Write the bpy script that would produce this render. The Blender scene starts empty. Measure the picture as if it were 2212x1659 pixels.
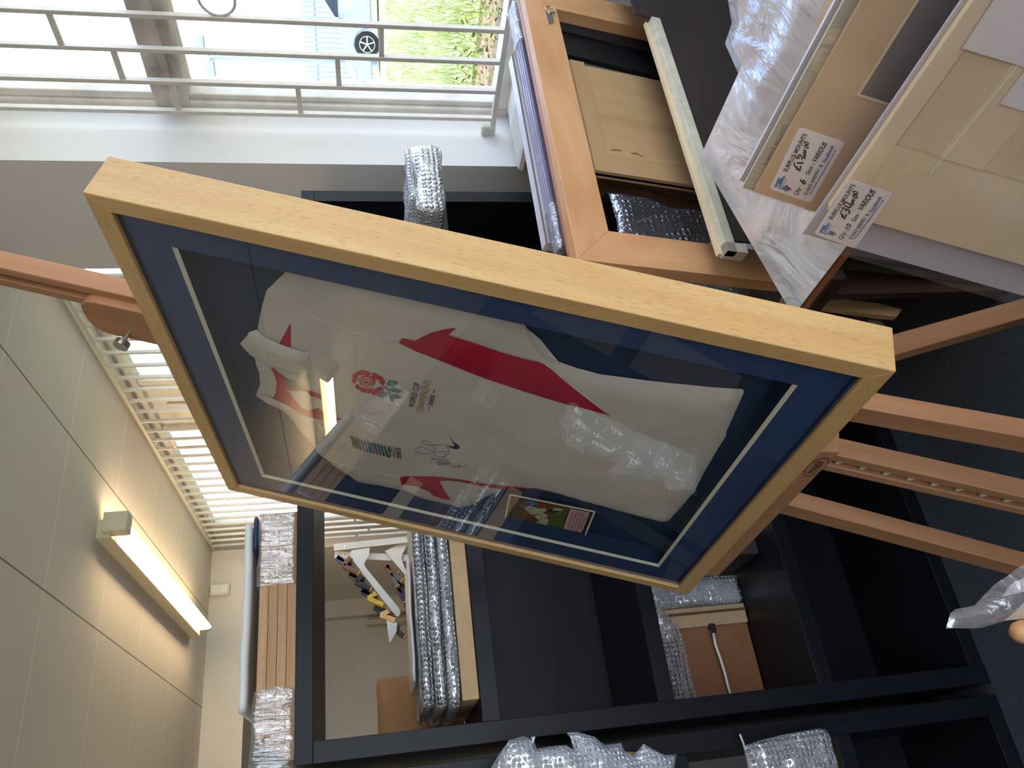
import bpy, bmesh, math, random
from mathutils import Vector, Matrix, geometry, noise
random.seed(7)
S = bpy.context.scene
COL = S.collection
V3 = Vector

# ------------------------------------------------------------------ camera
F, CX, CY = 1700.0, 1106.0, 829.5
MC = Matrix(((-0.12107876, -0.1365924, -0.98320011),
             (0.86501377, -0.50038142, -0.03700823),
             (-0.48692002, -0.85496254, 0.17873986)))      # world -> camera
CAM = V3((0, 0, 1.35))
cd = bpy.data.cameras.new('camera'); cam = bpy.data.objects.new('camera', cd); COL.objects.link(cam)
cd.sensor_fit = 'HORIZONTAL'; cd.sensor_width = 36.0; cd.lens = F / 2212 * 36.0
cd.clip_start = 0.02; cd.clip_end = 500
cam.matrix_world = Matrix.Translation(CAM) @ MC.transposed().to_4x4()
S.camera = cam

# ------------------------------------------------------------------ world, sun, window light, exposure
w = bpy.data.worlds.new('sky'); S.world = w; w.use_nodes = True
nt = w.node_tree; nt.nodes.clear()
out = nt.nodes.new('ShaderNodeOutputWorld'); bg = nt.nodes.new('ShaderNodeBackground')
tc = nt.nodes.new('ShaderNodeTexCoord'); sp = nt.nodes.new('ShaderNodeSeparateXYZ'); rmp = nt.nodes.new('ShaderNodeValToRGB')
nz = nt.nodes.new('ShaderNodeTexNoise'); nz.inputs['Scale'].default_value = 2.5; nz.inputs['Detail'].default_value = 4
mxw = nt.nodes.new('ShaderNodeMix'); mxw.data_type = 'RGBA'
rmp.color_ramp.elements[0].position = 0.0; rmp.color_ramp.elements[0].color = (0.80, 0.89, 1.0, 1)
rmp.color_ramp.elements[1].position = 0.7; rmp.color_ramp.elements[1].color = (0.24, 0.48, 0.98, 1)
mxw.inputs['B'].default_value = (1, 1, 1, 1)
nr = nt.nodes.new('ShaderNodeMapRange'); nr.inputs['From Min'].default_value = 0.45; nr.inputs['From Max'].default_value = 0.65
L = nt.links.new
L(tc.outputs['Generated'], sp.inputs[0]); L(sp.outputs['Z'], rmp.inputs[0]); L(tc.outputs['Generated'], nz.inputs['Vector'])
L(nz.outputs[0], nr.inputs['Value']); L(nr.outputs[0], mxw.inputs['Factor']); L(rmp.outputs[0], mxw.inputs['A'])
L(mxw.outputs['Result'], bg.inputs[0]); bg.inputs[1].default_value = 2.3; L(bg.outputs[0], out.inputs[0])
sd = bpy.data.lights.new('sun', 'SUN'); sd.energy = 2.2; sd.angle = 0.01; sd.color = (1, 0.95, 0.85)
sun = bpy.data.objects.new('sun', sd); COL.objects.link(sun)
sun.rotation_euler = V3((-0.45, 0.35, 0.8)).to_track_quat('Z', 'Y').to_euler()
def portal(name, loc, sx, sy, rot):
    d = bpy.data.lights.new(name, 'AREA'); d.shape = 'RECTANGLE'; d.size = sx; d.size_y = sy
    d.cycles.is_portal = True
    o = bpy.data.objects.new(name, d); COL.objects.link(o); o.location = loc; o.rotation_euler = rot
portal('daylight_side', (2.2, -0.15, 1.65), 1.7, 3.8, (0, math.radians(90), 0))
portal('daylight_far', (2.2, 3.95, 1.7), 1.7, 3.4, (0, math.radians(90), 0))
portal('daylight_front', (-.4, -2.1, 1.4), 4.2, 2.0, (math.radians(90), 0, 0))
S.view_settings.view_transform = 'Standard'; S.view_settings.look = 'None'
S.view_settings.gamma = 1.0; S.view_settings.use_curve_mapping = False
S.view_settings.exposure = 1.2

# ------------------------------------------------------------------ geometry helpers
def ray(px, py):
    return MC.transposed() @ V3(((px - CX) / F, -(py - CY) / F, -1.0))
def hit(px, py, ax, val):                       # point where a sight line meets an axis plane
    r = ray(px, py); return CAM + r * ((val - CAM[ax]) / r[ax])
class Pl:                                       # a tilted plane: origin, unit right, unit down, normal (away from viewer)
    def __init__(s, o, u, v):
        s.o = V3(o); s.u = V3(u).normalized(); v = V3(v); s.v = (v - s.u * v.dot(s.u)).normalized(); s.n = s.u.cross(s.v)
        if s.n.dot(s.o - CAM) < 0: s.n = -s.n
    def uv(s, px, py, w=0.0):
        r = ray(px, py); oo = s.o + s.n * w
        q = CAM + r * ((oo - CAM).dot(s.n) / r.dot(s.n)) - oo
        return (q.dot(s.u), q.dot(s.v))
    def p(s, a, b, w=0.0): return s.o + s.u * a + s.v * b + s.n * w
    def at(s, px, py, w=0.0): a, b = s.uv(px, py, w); return s.p(a, b, w)
class MB:
    def __init__(s): s.bm = bmesh.new()
    def quad(s, *ps): s.bm.faces.new([s.bm.verts.new(p) for p in ps]); return s
    def prism(s, pts, ex):
        ex = V3(ex); a = [s.bm.verts.new(V3(p)) for p in pts]; b = [s.bm.verts.new(V3(p) + ex) for p in pts]
        s.bm.faces.new(a); s.bm.faces.new(b[::-1]); n = len(a)
        for i in range(n): s.bm.faces.new((a[i], b[i], b[(i + 1) % n], a[(i + 1) % n]))
        return s
    def box(s, lo, hi):
        x0, y0, z0 = lo; x1, y1, z1 = hi
        return s.prism([(x0, y0, z0), (x1, y0, z0), (x1, y1, z0), (x0, y1, z0)], (0, 0, z1 - z0))
    def obox(s, c, ax, ay, az):                 # centre and three half axes
        c, ax, ay, az = map(V3, (c, ax, ay, az))
        return s.prism([c - ax - ay - az, c + ax - ay - az, c + ax + ay - az, c - ax + ay - az], az * 2)
    def bar(s, a, b, wdt, thk, up=(0, 0, 1)):   # rectangular bar from a to b
        a, b = V3(a), V3(b); d = (b - a).normalized(); sx = d.cross(V3(up)).normalized(); sy = sx.cross(d)
        return s.prism([a + sx * i * wdt / 2 + sy * j * thk / 2 for i, j in ((-1, -1), (1, -1), (1, 1), (-1, 1))], b - a)
    def tube(s, pts, r, n=8, cap=True):
        pts = [V3(p) for p in pts]; rs = r if isinstance(r, (list, tuple)) else [r] * len(pts); rings = []
        ref = V3((0, 0, 1))
        for i, p in enumerate(pts):
            d = (pts[min(i + 1, len(pts) - 1)] - pts[max(i - 1, 0)]).normalized()
            if abs(d.dot(ref)) > .95: ref = V3((1, 0, 0))
            x = d.cross(ref).normalized(); y = d.cross(x)
            rings.append([s.bm.verts.new(p + (x * math.cos(t) + y * math.sin(t)) * rs[i]) for t in [2 * math.pi * k / n for k in range(n)]])
        for a, b in zip(rings, rings[1:]):
            for k in range(n): s.bm.faces.new((a[k], a[(k + 1) % n], b[(k + 1) % n], b[k]))
        if cap: s.bm.faces.new(rings[0][::-1]); s.bm.faces.new(rings[-1])
        return s
    def ring(s, c, x, y, R, r, n=24, m=8):
        c, x, y = V3(c), V3(x), V3(y); z = x.cross(y); g = []
        for i in range(n):
            t = 2 * math.pi * i / n; d = x * math.cos(t) + y * math.sin(t)
            g.append([s.bm.verts.new(c + d * (R + r * math.cos(q)) + z * r * math.sin(q)) for q in [2 * math.pi * k / m for k in range(m)]])
        for i in range(n):
            for k in range(m): s.bm.faces.new((g[i][k], g[i][(k + 1) % m], g[(i + 1) % n][(k + 1) % m], g[(i + 1) % n][k]))
        return s
    def build(s, name, mat, parent=None, grain=None, smooth=False, bevel=0, solid=0):
        me = bpy.data.meshes.new(name); bmesh.ops.recalc_face_normals(s.bm, faces=s.bm.faces)
        if bevel: bmesh.ops.bevel(s.bm, geom=list(s.bm.edges), offset=bevel, segments=2, affect='EDGES', profile=.5)
        uvl = s.bm.loops.layers.uv.new('UVMap'); s.bm.normal_update()
        off = random.random() * 7
        g0 = V3(grain).normalized() if grain is not None else None
        for f in s.bm.faces:
            n = f.normal
            g = g0 if g0 is not None else V3((1, 0, 0)) if abs(n.x) < .9 else V3((0, 1, 0))
            h = n.cross(g)
            if h.length < .3:
                g = n.orthogonal().normalized(); h = n.cross(g)
            h.normalize()
            for l in f.loops: l[uvl].uv = (l.vert.co.dot(g) + off, l.vert.co.dot(h) + off)
            f.smooth = smooth
        s.bm.to_mesh(me); s.bm.free()
        o = bpy.data.objects.new(name, me); COL.objects.link(o); me.materials.append(mat)
        if parent is not None: o.parent = parent; o.matrix_parent_inverse = parent.matrix_world.inverted()
        if solid:
            m = o.modifiers.new('solid', 'SOLIDIFY'); m.thickness = solid; m.offset = 0
        return o
def thing(name, label, cat, loc=(0, 0, 0), group=None):
    o = bpy.data.objects.new(name, None); COL.objects.link(o); o.location = loc; o.empty_display_size = .05
    o.matrix_world = Matrix.Translation(V3(loc)); o['label'] = label; o['category'] = cat
    if group: o['group'] = group
    return o
def tag(o, label, cat, group=None, kind=None):
    o['label'] = label; o['category'] = cat
    if group: o['group'] = group
    if kind: o['kind'] = kind
    return o
def struct(name, mb, mat, **k):
    o = mb.build(name, mat, **k); o['kind'] = 'structure'; return o
def segd(p, a, b):
    d = b - a; t = max(0, min(1, (p - a).dot(d) / max(d.length_squared, 1e-12))); return (p - a - d * t).length
def sheet(poly, place, step=.012):
    """triangulated sheet inside a 2-D outline; place(x, y, dist_to_edge) -> 3-D point"""
    P = [V3((a, b)) .to_2d() if False else Vector((a, b)) for a, b in poly]; n = len(P); pts = []; edges = []
    for i in range(n):
        a, b = P[i], P[(i + 1) % n]; k = max(1, int((b - a).length / step))
        for j in range(k): pts.append(a.lerp(b, j / k))
    nb = len(pts); edges = [(i, (i + 1) % nb) for i in range(nb)]
    x0, x1 = min(p.x for p in P), max(p.x for p in P); y0, y1 = min(p.y for p in P), max(p.y for p in P)
    def inside(q):
        c = False; j = n - 1
        for i in range(n):
            if (P[i].y > q.y) != (P[j].y > q.y) and q.x < (P[j].x - P[i].x) * (q.y - P[i].y) / (P[j].y - P[i].y) + P[i].x: c = not c
            j = i
        return c
    def dist(q): return min(segd(q, P[i], P[(i + 1) % n]) for i in range(n))
    r = 0; y = y0
    while y < y1:
        x = x0 + (r % 2) * step / 2
        while x < x1:
            q = Vector((x, y))
            if inside(q) and dist(q) > step * .4: pts.append(q)
            x += step
        y += step * .87; r += 1
    vs, es, fs, *_ = geometry.delaunay_2d_cdt(pts, edges, [list(range(nb))], 1, 1e-7)
    mb = MB(); bv = [mb.bm.verts.new(place(v.x, v.y, dist(v))) for v in vs]
    for f in fs:
        try: mb.bm.faces.new([bv[i] for i in f])
        except ValueError: pass
    return mb
_cap = {}
def text(s, A, B, T, mat, name, parent, lift=(0, 0, 0), bold=0.0, xh=None):
    """writing whose baseline runs A -> B, capitals reaching T above A"""
    cu = bpy.data.curves.new('txt', 'FONT'); cu.body = s; cu.offset = bold; cu.resolution_u = 3
    ob = bpy.data.objects.new('txt', cu); COL.objects.link(ob)
    dg = bpy.context.evaluated_depsgraph_get(); me = bpy.data.meshes.new_from_object(ob.evaluated_get(dg))
    bpy.data.objects.remove(ob); bpy.data.curves.remove(cu)
    xs = [v.co.x for v in me.vertices]; x0, x1 = min(xs), max(xs); A, B, T, lift = map(V3, (A, B, T, lift))
    for v in me.vertices:
        v.co = A + (B - A) * ((v.co.x - x0) / (x1 - x0)) + (T - A) * (v.co.y / 0.7) + lift
    me.name = name; o = bpy.data.objects.new(name, me); COL.objects.link(o); me.materials.clear(); me.materials.append(mat)
    if parent is not None: o.parent = parent; o.matrix_parent_inverse = parent.matrix_world.inverted()
    return o

# ------------------------------------------------------------------ materials
def newmat(name):
    m = bpy.data.materials.new(name); m.use_nodes = True; m.node_tree.nodes.clear(); t = m.node_tree
    o = t.nodes.new('ShaderNodeOutputMaterial'); return m, t, o
def nd(t, k, **kw):
    n = t.nodes.new(k)
    for a, b in kw.items():
        if a in n.inputs: n.inputs[a].default_value = b
        else: setattr(n, a, b)
    return n
def rgba(c): return (c[0], c[1], c[2], 1)
def hexc(h):
    r = [int(h[i:i + 2], 16) / 255 for i in (0, 2, 4)]
    return tuple(x / 12.92 if x <= .04045 else ((x + .055) / 1.055) ** 2.4 for x in r)
def plain(name, c, rough=.6, var=.08, scale=30, bump=0.0, bscale=None, spec=.4, metal=0.0, coat=0.0, c2=None, detail=5):
    m, t, o = newmat(name); b = nd(t, 'ShaderNodeBsdfPrincipled', Roughness=rough, Metallic=metal)
    b.inputs['Specular IOR Level'].default_value = spec; b.inputs['Coat Weight'].default_value = coat
    tcn = nd(t, 'ShaderNodeTexCoord'); n1 = nd(t, 'ShaderNodeTexNoise', Scale=scale, Detail=detail)
    mx = nd(t, 'ShaderNodeMix', data_type='RGBA'); c2 = c2 or tuple(x * (1 - var * 2) for x in c)
    mx.inputs['A'].default_value = rgba(c); mx.inputs['B'].default_value = rgba(c2)
    mr = nd(t, 'ShaderNodeMapRange'); mr.inputs['From Min'].default_value = .35; mr.inputs['From Max'].default_value = .7
    K = t.links.new; K(tcn.outputs['Object'], n1.inputs['Vector']); K(n1.outputs[0], mr.inputs['Value']); K(mr.outputs[0], mx.inputs['Factor'])
    K(mx.outputs['Result'], b.inputs['Base Color'])
    if bump:
        n2 = nd(t, 'ShaderNodeTexNoise', Scale=bscale or scale * 4, Detail=4); bp = nd(t, 'ShaderNodeBump', Strength=bump, Distance=.004)
        K(tcn.outputs['Object'], n2.inputs['Vector']); K(n2.outputs[0], bp.inputs['Height']); K(bp.outputs[0], b.inputs['Normal'])
    K(b.outputs[0], o.inputs[0]); return m
def wood(name, c1, c2, pore=None, rough=.45, sx=2.0, sy=26.0, pores=.25, coat=0.0):
    m, t, o = newmat(name); b = nd(t, 'ShaderNodeBsdfPrincipled', Roughness=rough); b.inputs['Coat Weight'].default_value = coat
    b.inputs['Specular IOR Level'].default_value = .35
    K = t.links.new; u = nd(t, 'ShaderNodeTexCoord')
    mp = nd(t, 'ShaderNodeMapping'); mp.inputs['Scale'].default_value = (sx, sy, 1)
    n1 = nd(t, 'ShaderNodeTexNoise', Scale=1.0, Detail=6, Roughness=.6, Distortion=.6)
    rp = nd(t, 'ShaderNodeMapRange'); rp.inputs['From Min'].default_value = .3; rp.inputs['From Max'].default_value = .72
    mx = nd(t, 'ShaderNodeMix', data_type='RGBA'); mx.inputs['A'].default_value = rgba(c1); mx.inputs['B'].default_value = rgba(c2)
    mp2 = nd(t, 'ShaderNodeMapping'); mp2.inputs['Scale'].default_value = (60, 800, 1)
    n2 = nd(t, 'ShaderNodeTexNoise', Scale=1.0, Detail=2)
    r2 = nd(t, 'ShaderNodeMapRange'); r2.inputs['From Min'].default_value = .58; r2.inputs['From Max'].default_value = .68; r2.inputs['To Max'].default_value = pores
    m2 = nd(t, 'ShaderNodeMix', data_type='RGBA'); m2.inputs['B'].default_value = rgba(pore or tuple(x * .45 for x in c2))
    K(u.outputs['UV'], mp.inputs[0]); K(mp.outputs[0], n1.inputs['Vector']); K(n1.outputs[0], rp.inputs['Value']); K(rp.outputs[0], mx.inputs['Factor'])
    K(u.outputs['UV'], mp2.inputs[0]); K(mp2.outputs[0], n2.inputs['Vector']); K(n2.outputs[0], r2.inputs['Value']); K(r2.outputs[0], m2.inputs['Factor'])
    K(mx.outputs['Result'], m2.inputs['A']); K(m2.outputs['Result'], b.inputs['Base Color'])
    bp = nd(t, 'ShaderNodeBump', Strength=.15, Distance=.001); K(n2.outputs[0], bp.inputs['Height']); K(bp.outputs[0], b.inputs['Normal'])
    K(b.outputs[0], o.inputs[0]); return m
def film(name, tint=(1, 1, 1), clear=.6, gloss=.28, scale=14, bump=.6, rough=.12, bubbles=0, diff=(.8, .82, .85), stretch=(1, 1, 1), dist=.012):
    """clear plastic: part see-through, part glossy, crinkled; bubbles>0 adds bubble-wrap cells"""
    m, t, o = newmat(name); K = t.links.new; tcn = nd(t, 'ShaderNodeTexCoord')
    mp = nd(t, 'ShaderNodeMapping'); mp.inputs['Scale'].default_value = stretch; K(tcn.outputs['Object'], mp.inputs[0])
    n1 = nd(t, 'ShaderNodeTexNoise', Scale=scale, Detail=4, Distortion=1.4); K(mp.outputs[0], n1.inputs['Vector'])
    bp = nd(t, 'ShaderNodeBump', Strength=bump, Distance=dist); h = n1.outputs[0]
    if bubbles:
        vo = nd(t, 'ShaderNodeTexVoronoi', Scale=bubbles, Randomness=.25); K(tcn.outputs['Object'], vo.inputs['Vector'])
        mr = nd(t, 'ShaderNodeMapRange'); mr.inputs['From Min'].default_value = .1; mr.inputs['From Max'].default_value = .5
        mr.inputs['To Min'].default_value = .8; mr.inputs['To Max'].default_value = 0; K(vo.outputs['Distance'], mr.inputs['Value'])
        ad = nd(t, 'ShaderNodeMath', operation='ADD'); K(mr.outputs[0], ad.inputs[0]); K(h, ad.inputs[1]); h = ad.outputs[0]
    K(h, bp.inputs['Height'])
    gl = nd(t, 'ShaderNodeBsdfGlossy', Roughness=rough); gl.inputs['Color'].default_value = (.95, .97, 1, 1); K(bp.outputs[0], gl.inputs['Normal'])
    tr = nd(t, 'ShaderNodeBsdfTransparent'); tr.inputs[0].default_value = rgba(tint)
    df = nd(t, 'ShaderNodeBsdfDiffuse'); df.inputs[0].default_value = rgba(diff); K(bp.outputs[0], df.inputs['Normal'])
    a = nd(t, 'ShaderNodeMixShader', Fac=gloss / max(1e-3, 1 - clear)); K(df.outputs[0], a.inputs[1]); K(gl.outputs[0], a.inputs[2])
    f = nd(t, 'ShaderNodeMixShader', Fac=1 - clear); K(tr.outputs[0], f.inputs[1]); K(a.outputs[0], f.inputs[2]); K(f.outputs[0], o.inputs[0])
    return m
def glass(name, tint=(1, 1, 1), ior=1.5, refl=1.0):
    m, t, o = newmat(name); K = t.links.new
    fr = nd(t, 'ShaderNodeFresnel', IOR=ior); gl = nd(t, 'ShaderNodeBsdfGlossy', Roughness=0.0); tr = nd(t, 'ShaderNodeBsdfTransparent')
    tr.inputs[0].default_value = rgba(tint); mx = nd(t, 'ShaderNodeMixShader'); mu = nd(t, 'ShaderNodeMath', operation='MULTIPLY'); mu.inputs[1].default_value = refl
    gm = nd(t, 'ShaderNodeNewGeometry'); io = nd(t, 'ShaderNodeMapRange'); io.inputs['To Min'].default_value = ior; io.inputs['To Max'].default_value = 1 / ior
    K(gm.outputs['Backfacing'], io.inputs['Value']); K(io.outputs[0], fr.inputs[0])
    K(fr.outputs[0], mu.inputs[0]); K(mu.outputs[0], mx.inputs[0]); K(tr.outputs[0], mx.inputs[1]); K(gl.outputs[0], mx.inputs[2]); K(mx.outputs[0], o.inputs[0]); return m
def emit(name, c, s):
    m, t, o = newmat(name); e = nd(t, 'ShaderNodeEmission', Strength=s); e.inputs[0].default_value = rgba(c); t.links.new(e.outputs[0], o.inputs[0]); return m

M_FRAME = wood('pale_oak_veneer', hexc('cfaa72'), hexc('b98f57'), hexc('86643a'), pores=.55, sx=1.5, sy=18, rough=.4)
M_EASEL = wood('beech', hexc('b4835c'), hexc('9c6c4a'), pores=.12, sx=2, sy=30, rough=.5)
M_MAPLE = wood('maple', hexc('d2a273'), hexc('bb8657'), pores=.1, sx=3, sy=14)
M_OAK = wood('oak', hexc('c39a70'), hexc('a37c55'), hexc('6d5238'), pores=.45, sx=2, sy=45)
M_PLY = wood('plywood', hexc('bd9a6c'), hexc('a5845a'), pores=.15, sx=1.5, sy=12, rough=.7)
def _mb(m):
    m.node_tree.nodes['Principled BSDF'].inputs['Specular IOR Level'].default_value = .2; return m
M_BLACK = _mb(wood('black_brown_veneer', hexc('171a1f'), hexc('0f1115'), (.003, .003, .004), pores=.35, sx=2, sy=60, rough=.38))
M_DARKPANEL = plain('dark_panel', hexc('3a302c'), rough=.6, var=.1, scale=6)
M_DARKWOOD = wood('dark_wood', hexc('6a4e38'), hexc('46321f'), pores=.2, rough=.5)
M_WALL = plain('wall_paint', hexc('dcd5ca'), rough=.8, var=.02, scale=4, bump=.12, bscale=60)
M_PIER = plain('pier_paint', hexc('d6d2cc'), rough=.8, var=.03, scale=3, bump=.15, bscale=50)
M_WHITEP = plain('white_gloss_paint', hexc('d8d5cc'), rough=.45, var=.06, scale=14)
M_OLDP = plain('weathered_paint', hexc('e6e0d6'), rough=.6, var=.1, scale=12, bump=.15, bscale=60, c2=hexc('cdc6ba'))
M_GRIME = plain('grimy_paint', hexc('cfc6ba'), rough=.8, var=.2, scale=9, bump=.4, bscale=50, c2=hexc('968d84'), detail=9)
M_GRILLE = plain('grille_paint', hexc('cdc6ba'), rough=.45, var=.05, scale=20)
M_CARPET = plain('carpet', hexc('51565a'), rough=1, var=.25, scale=220, bump=.8, bscale=400, spec=.05)
M_STEEL = plain('steel', (.6, .6, .6), rough=.25, metal=1, var=.05)
M_BRASS = plain('brass', (.55, .42, .22), rough=.3, metal=1, var=.05)
M_CREAMB = plain('cream_board', hexc('e0c6a0'), rough=.75, var=.03, scale=5)
M_TANB = plain('tan_board', hexc('c8a883'), rough=.8, var=.05, scale=8, bump=.05, bscale=300)
M_GREENB = plain('greige_board', hexc('a59a80'), rough=.8, var=.04, scale=8)
M_LILAC = plain('lilac_board', hexc('c3bcc0'), rough=.35, var=.03, scale=5)
M_GREYB = plain('grey_board', hexc('6e665c'), rough=.8, var=.04, scale=20)
M_MDF = plain('mdf', hexc('b89a72'), rough=.8, var=.05, scale=60)
M_KRAFT = plain('kraft_paper', hexc('a8794e'), rough=.8, var=.07, scale=9, bump=.1)
M_BROWNB = plain('brown_hardboard', hexc('8a5c3a'), rough=.7, var=.07, scale=14)
M_CREAMF = plain('cream_moulding', hexc('d9d2b8'), rough=.6, var=.1, scale=40)
M_GREYP = plain('grey_paper_wrap', hexc('d6d6d2'), rough=.45, var=.06, scale=6, bump=.4, bscale=12)
M_NAVY = plain('navy_mountboard', hexc('2e4368'), rough=.75, var=.04, scale=40)
M_NAVY2 = plain('deep_blue_backing', hexc('17304c'), rough=.8, var=.06, scale=60)
M_BEVEL = plain('cream_bevel', hexc('e6dfc4'), rough=.7, var=.02)
M_SHIRT = plain('cream_jersey', hexc('cfc5b4'), rough=.9, var=.05, scale=12, bump=.25, bscale=500, spec=.1)
M_RED = plain('red_jersey', hexc('b3223a'), rough=.85, var=.08, scale=20, bump=.2, bscale=500, spec=.1)
M_GREENE = plain('green_thread', hexc('2f6a48'), rough=.8, var=.1, scale=200)
M_ROSE = plain('red_thread', hexc('b8283a'), rough=.8, var=.1, scale=200)
M_NAVYT = plain('navy_thread', hexc('1a2140'), rough=.8, var=.05)
M_GOLDT = plain('gold_thread', hexc('a9834a'), rough=.8, var=.05)
M_INK = plain('grey_ink', hexc('4a5570'), rough=.7, var=.05)
M_STICKER = plain('white_sticker', hexc('e6d9d4'), rough=.4, var=.02)
M_BLACKINK = plain('black_ink', hexc('16151a'), rough=.6, var=.02)
M_BLUEINK = plain('blue_ink', hexc('2f5187'), rough=.6, var=.02)
M_PURPLE = plain('purple_ink', hexc('7a3f6d'), rough=.6, var=.05)
M_LTBLUE = plain('blue_print', hexc('3f6fa8'), rough=.6, var=.05)
M_FILM = film('clear_film', clear=.72, gloss=.2, scale=5, bump=.7, rough=.12, diff=(.85, .85, .9))
M_FILM2 = film('crinkled_film', clear=.4, gloss=.3, scale=9, bump=.5, rough=.12, diff=(.72, .70, .82), stretch=(1, 3, 1), dist=.012)  # lilac diffuse colour stands in for blue sky reflected in the film
M_WHITEWRAP = film('white_polythene', clear=.04, gloss=.3, scale=7, bump=.6, rough=.2, diff=(.83, .80, .78), dist=.02)
M_STRETCH = film('stretch_wrap', clear=.66, gloss=.26, scale=10, bump=.9, rough=.12, stretch=(6, 2, 1), dist=.02)
M_BUBBLE = film('bubble_wrap', clear=.42, gloss=.30, scale=16, bump=1.0, rough=.16, bubbles=95, diff=(.70, .72, .74), dist=.012)
M_GLASS = glass('picture_glass', ior=1.6, refl=1.5)
M_PANE = glass('window_glass', ior=1.35)
M_BUBCORE = plain('dark_frame_core', hexc('4a4d50'), rough=.6, var=.2, scale=30)
M_PLASTIC = plain('white_plastic', hexc('e8e4d8'), rough=.35, var=.02)
M_LAMPM = plain('lamp_metal', hexc('cfc6a8'), rough=.4, var=.03)
M_TUBE = emit('fluorescent_tube', (1, .76, .46), 15)

# ------------------------------------------------------------------ the room
ZC = 2.48
def ceil_mat():
    m, t, o = newmat('ceiling_panels'); K = t.links.new
    b = nd(t, 'ShaderNodeBsdfPrincipled', Roughness=.9); g = nd(t, 'ShaderNodeNewGeometry'); s = nd(t, 'ShaderNodeSeparateXYZ'); K(g.outputs['Position'], s.inputs[0])
    def lines(sock, off, per, wd):
        a = nd(t, 'ShaderNodeMath', operation='SUBTRACT'); a.inputs[1].default_value = off - per * 20; K(sock, a.inputs[0])
        f = nd(t, 'ShaderNodeMath', operation='MODULO'); f.inputs[1].default_value = per; K(a.outputs[0], f.inputs[0])
        l = nd(t, 'ShaderNodeMath', operation='LESS_THAN'); l.inputs[1].default_value = wd; K(f.outputs[0], l.inputs[0]); return l
    ly = lines(s.outputs['Y'], 2.897, .604, .007); lx = lines(s.outputs['X'], .90, .595, .007)
    n = nd(t, 'ShaderNodeTexNoise', Scale=2.2, Detail=4); K(g.outputs['Position'], n.inputs['Vector'])
    m0 = nd(t, 'ShaderNodeMix', data_type='RGBA'); m0.inputs['A'].default_value = rgba(hexc('eae0d4')); m0.inputs['B'].default_value = rgba(hexc('ddd2c4')); K(n.outputs[0], m0.inputs['Factor'])
    m1 = nd(t, 'ShaderNodeMix', data_type='RGBA'); m1.inputs['B'].default_value = rgba(hexc('f3efe2')); K(m0.outputs['Result'], m1.inputs['A']); K(ly.outputs[0], m1.inputs['Factor'])
    m2 = nd(t, 'ShaderNodeMix', data_type='RGBA'); m2.inputs['B'].default_value = rgba(hexc('8f8676')); K(m1.outputs['Result'], m2.inputs['A']); K(lx.outputs[0], m2.inputs['Factor'])
    K(m2.outputs['Result'], b.inputs['Base Color'])
    n2 = nd(t, 'ShaderNodeTexNoise', Scale=110, Detail=5); K(g.outputs['Position'], n2.inputs['Vector'])
    bp = nd(t, 'ShaderNodeBump', Strength=.3, Distance=.004); K(n2.outputs[0], bp.inputs['Height']); K(bp.outputs[0], b.inputs['Normal']); K(b.outputs[0], o.inputs[0]); return m
struct('floor', MB().box((-3.4, -3.2, -.1), (2.3, 7.4, 0)), M_CARPET)
struct('ceiling', MB().box((-3.4, -2.3, ZC), (2.12, 7.5, ZC + .2)), ceil_mat())
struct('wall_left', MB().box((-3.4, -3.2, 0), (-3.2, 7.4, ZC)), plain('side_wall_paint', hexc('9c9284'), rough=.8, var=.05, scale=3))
struct('wall_back', MB().box((-3.2, 5.63, 2.223), (1.94, 6.1, ZC)), M_WALL)          # deep beam over the opening
struct('wall_far', MB().box((-3.2, 7.3, 0), (2.2, 7.5, ZC)), M_WALL)
struct('trim_1', MB().box((1.79, 7.18, 0), (1.94, 7.3, ZC)), M_WALL)
struct('wall_front', MB().box((-3.4, -2.2, 0), (2.3, -2.05, .35)).box((-3.4, -2.2, 2.35), (2.3, -2.05, ZC)).box((1.7, -2.2, .35), (2.3, -2.05, 2.35)).box((-3.4, -2.2, .35), (-2.5, -2.05, 2.35)), M_WALL)
SILL = 0.865
struct('wall_right', MB().box((1.98, -3.05, 0), (2.2, 1.757, SILL - .02)).box((1.94, 2.243, 0), (2.2, 5.72, SILL)).box((1.94, 5.72, 0), (2.2, 7.3, ZC)), M_WALL)
# pier between the two windows, its near reveal slightly splayed
struct('trim_2', MB().prism([(1.78, 1.757, 0), (2.2, 1.80, 0), (2.2, 2.243, 0), (1.78, 2.243, 0)], (0, 0, ZC)), M_PIER)
# sill board of the near window, rounded nose
pr = [(2.06, SILL - .03), (1.77, SILL - .03), (1.755, SILL - .024), (1.748, SILL - .012), (1.755, SILL), (1.77, SILL + .004), (2.06, SILL + .004)]
struct('trim_3', MB().prism([(x, 1.745, z + .005) for x, z in pr], (0, -4.7, 0)), M_WHITEP, bevel=0)
struct('trim_4', MB().box((1.93, 2.243, SILL), (2.06, 5.72, SILL + .03)), M_WHITEP)
# a crack line in the pier plaster beside the near window and cracks are drawn as thin dark relief
def crack(name, pts, r=.0008):
    o = MB().tube(pts, r, 4).build(name, M_OLDP); o['kind'] = 'structure'; return o

def wbox(mb, x0, x1, y0, y1, z0, z1): mb.box((min(x0, x1), min(y0, y1), min(z0, z1)), (max(x0, x1), max(y0, y1), max(z0, z1)))
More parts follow.
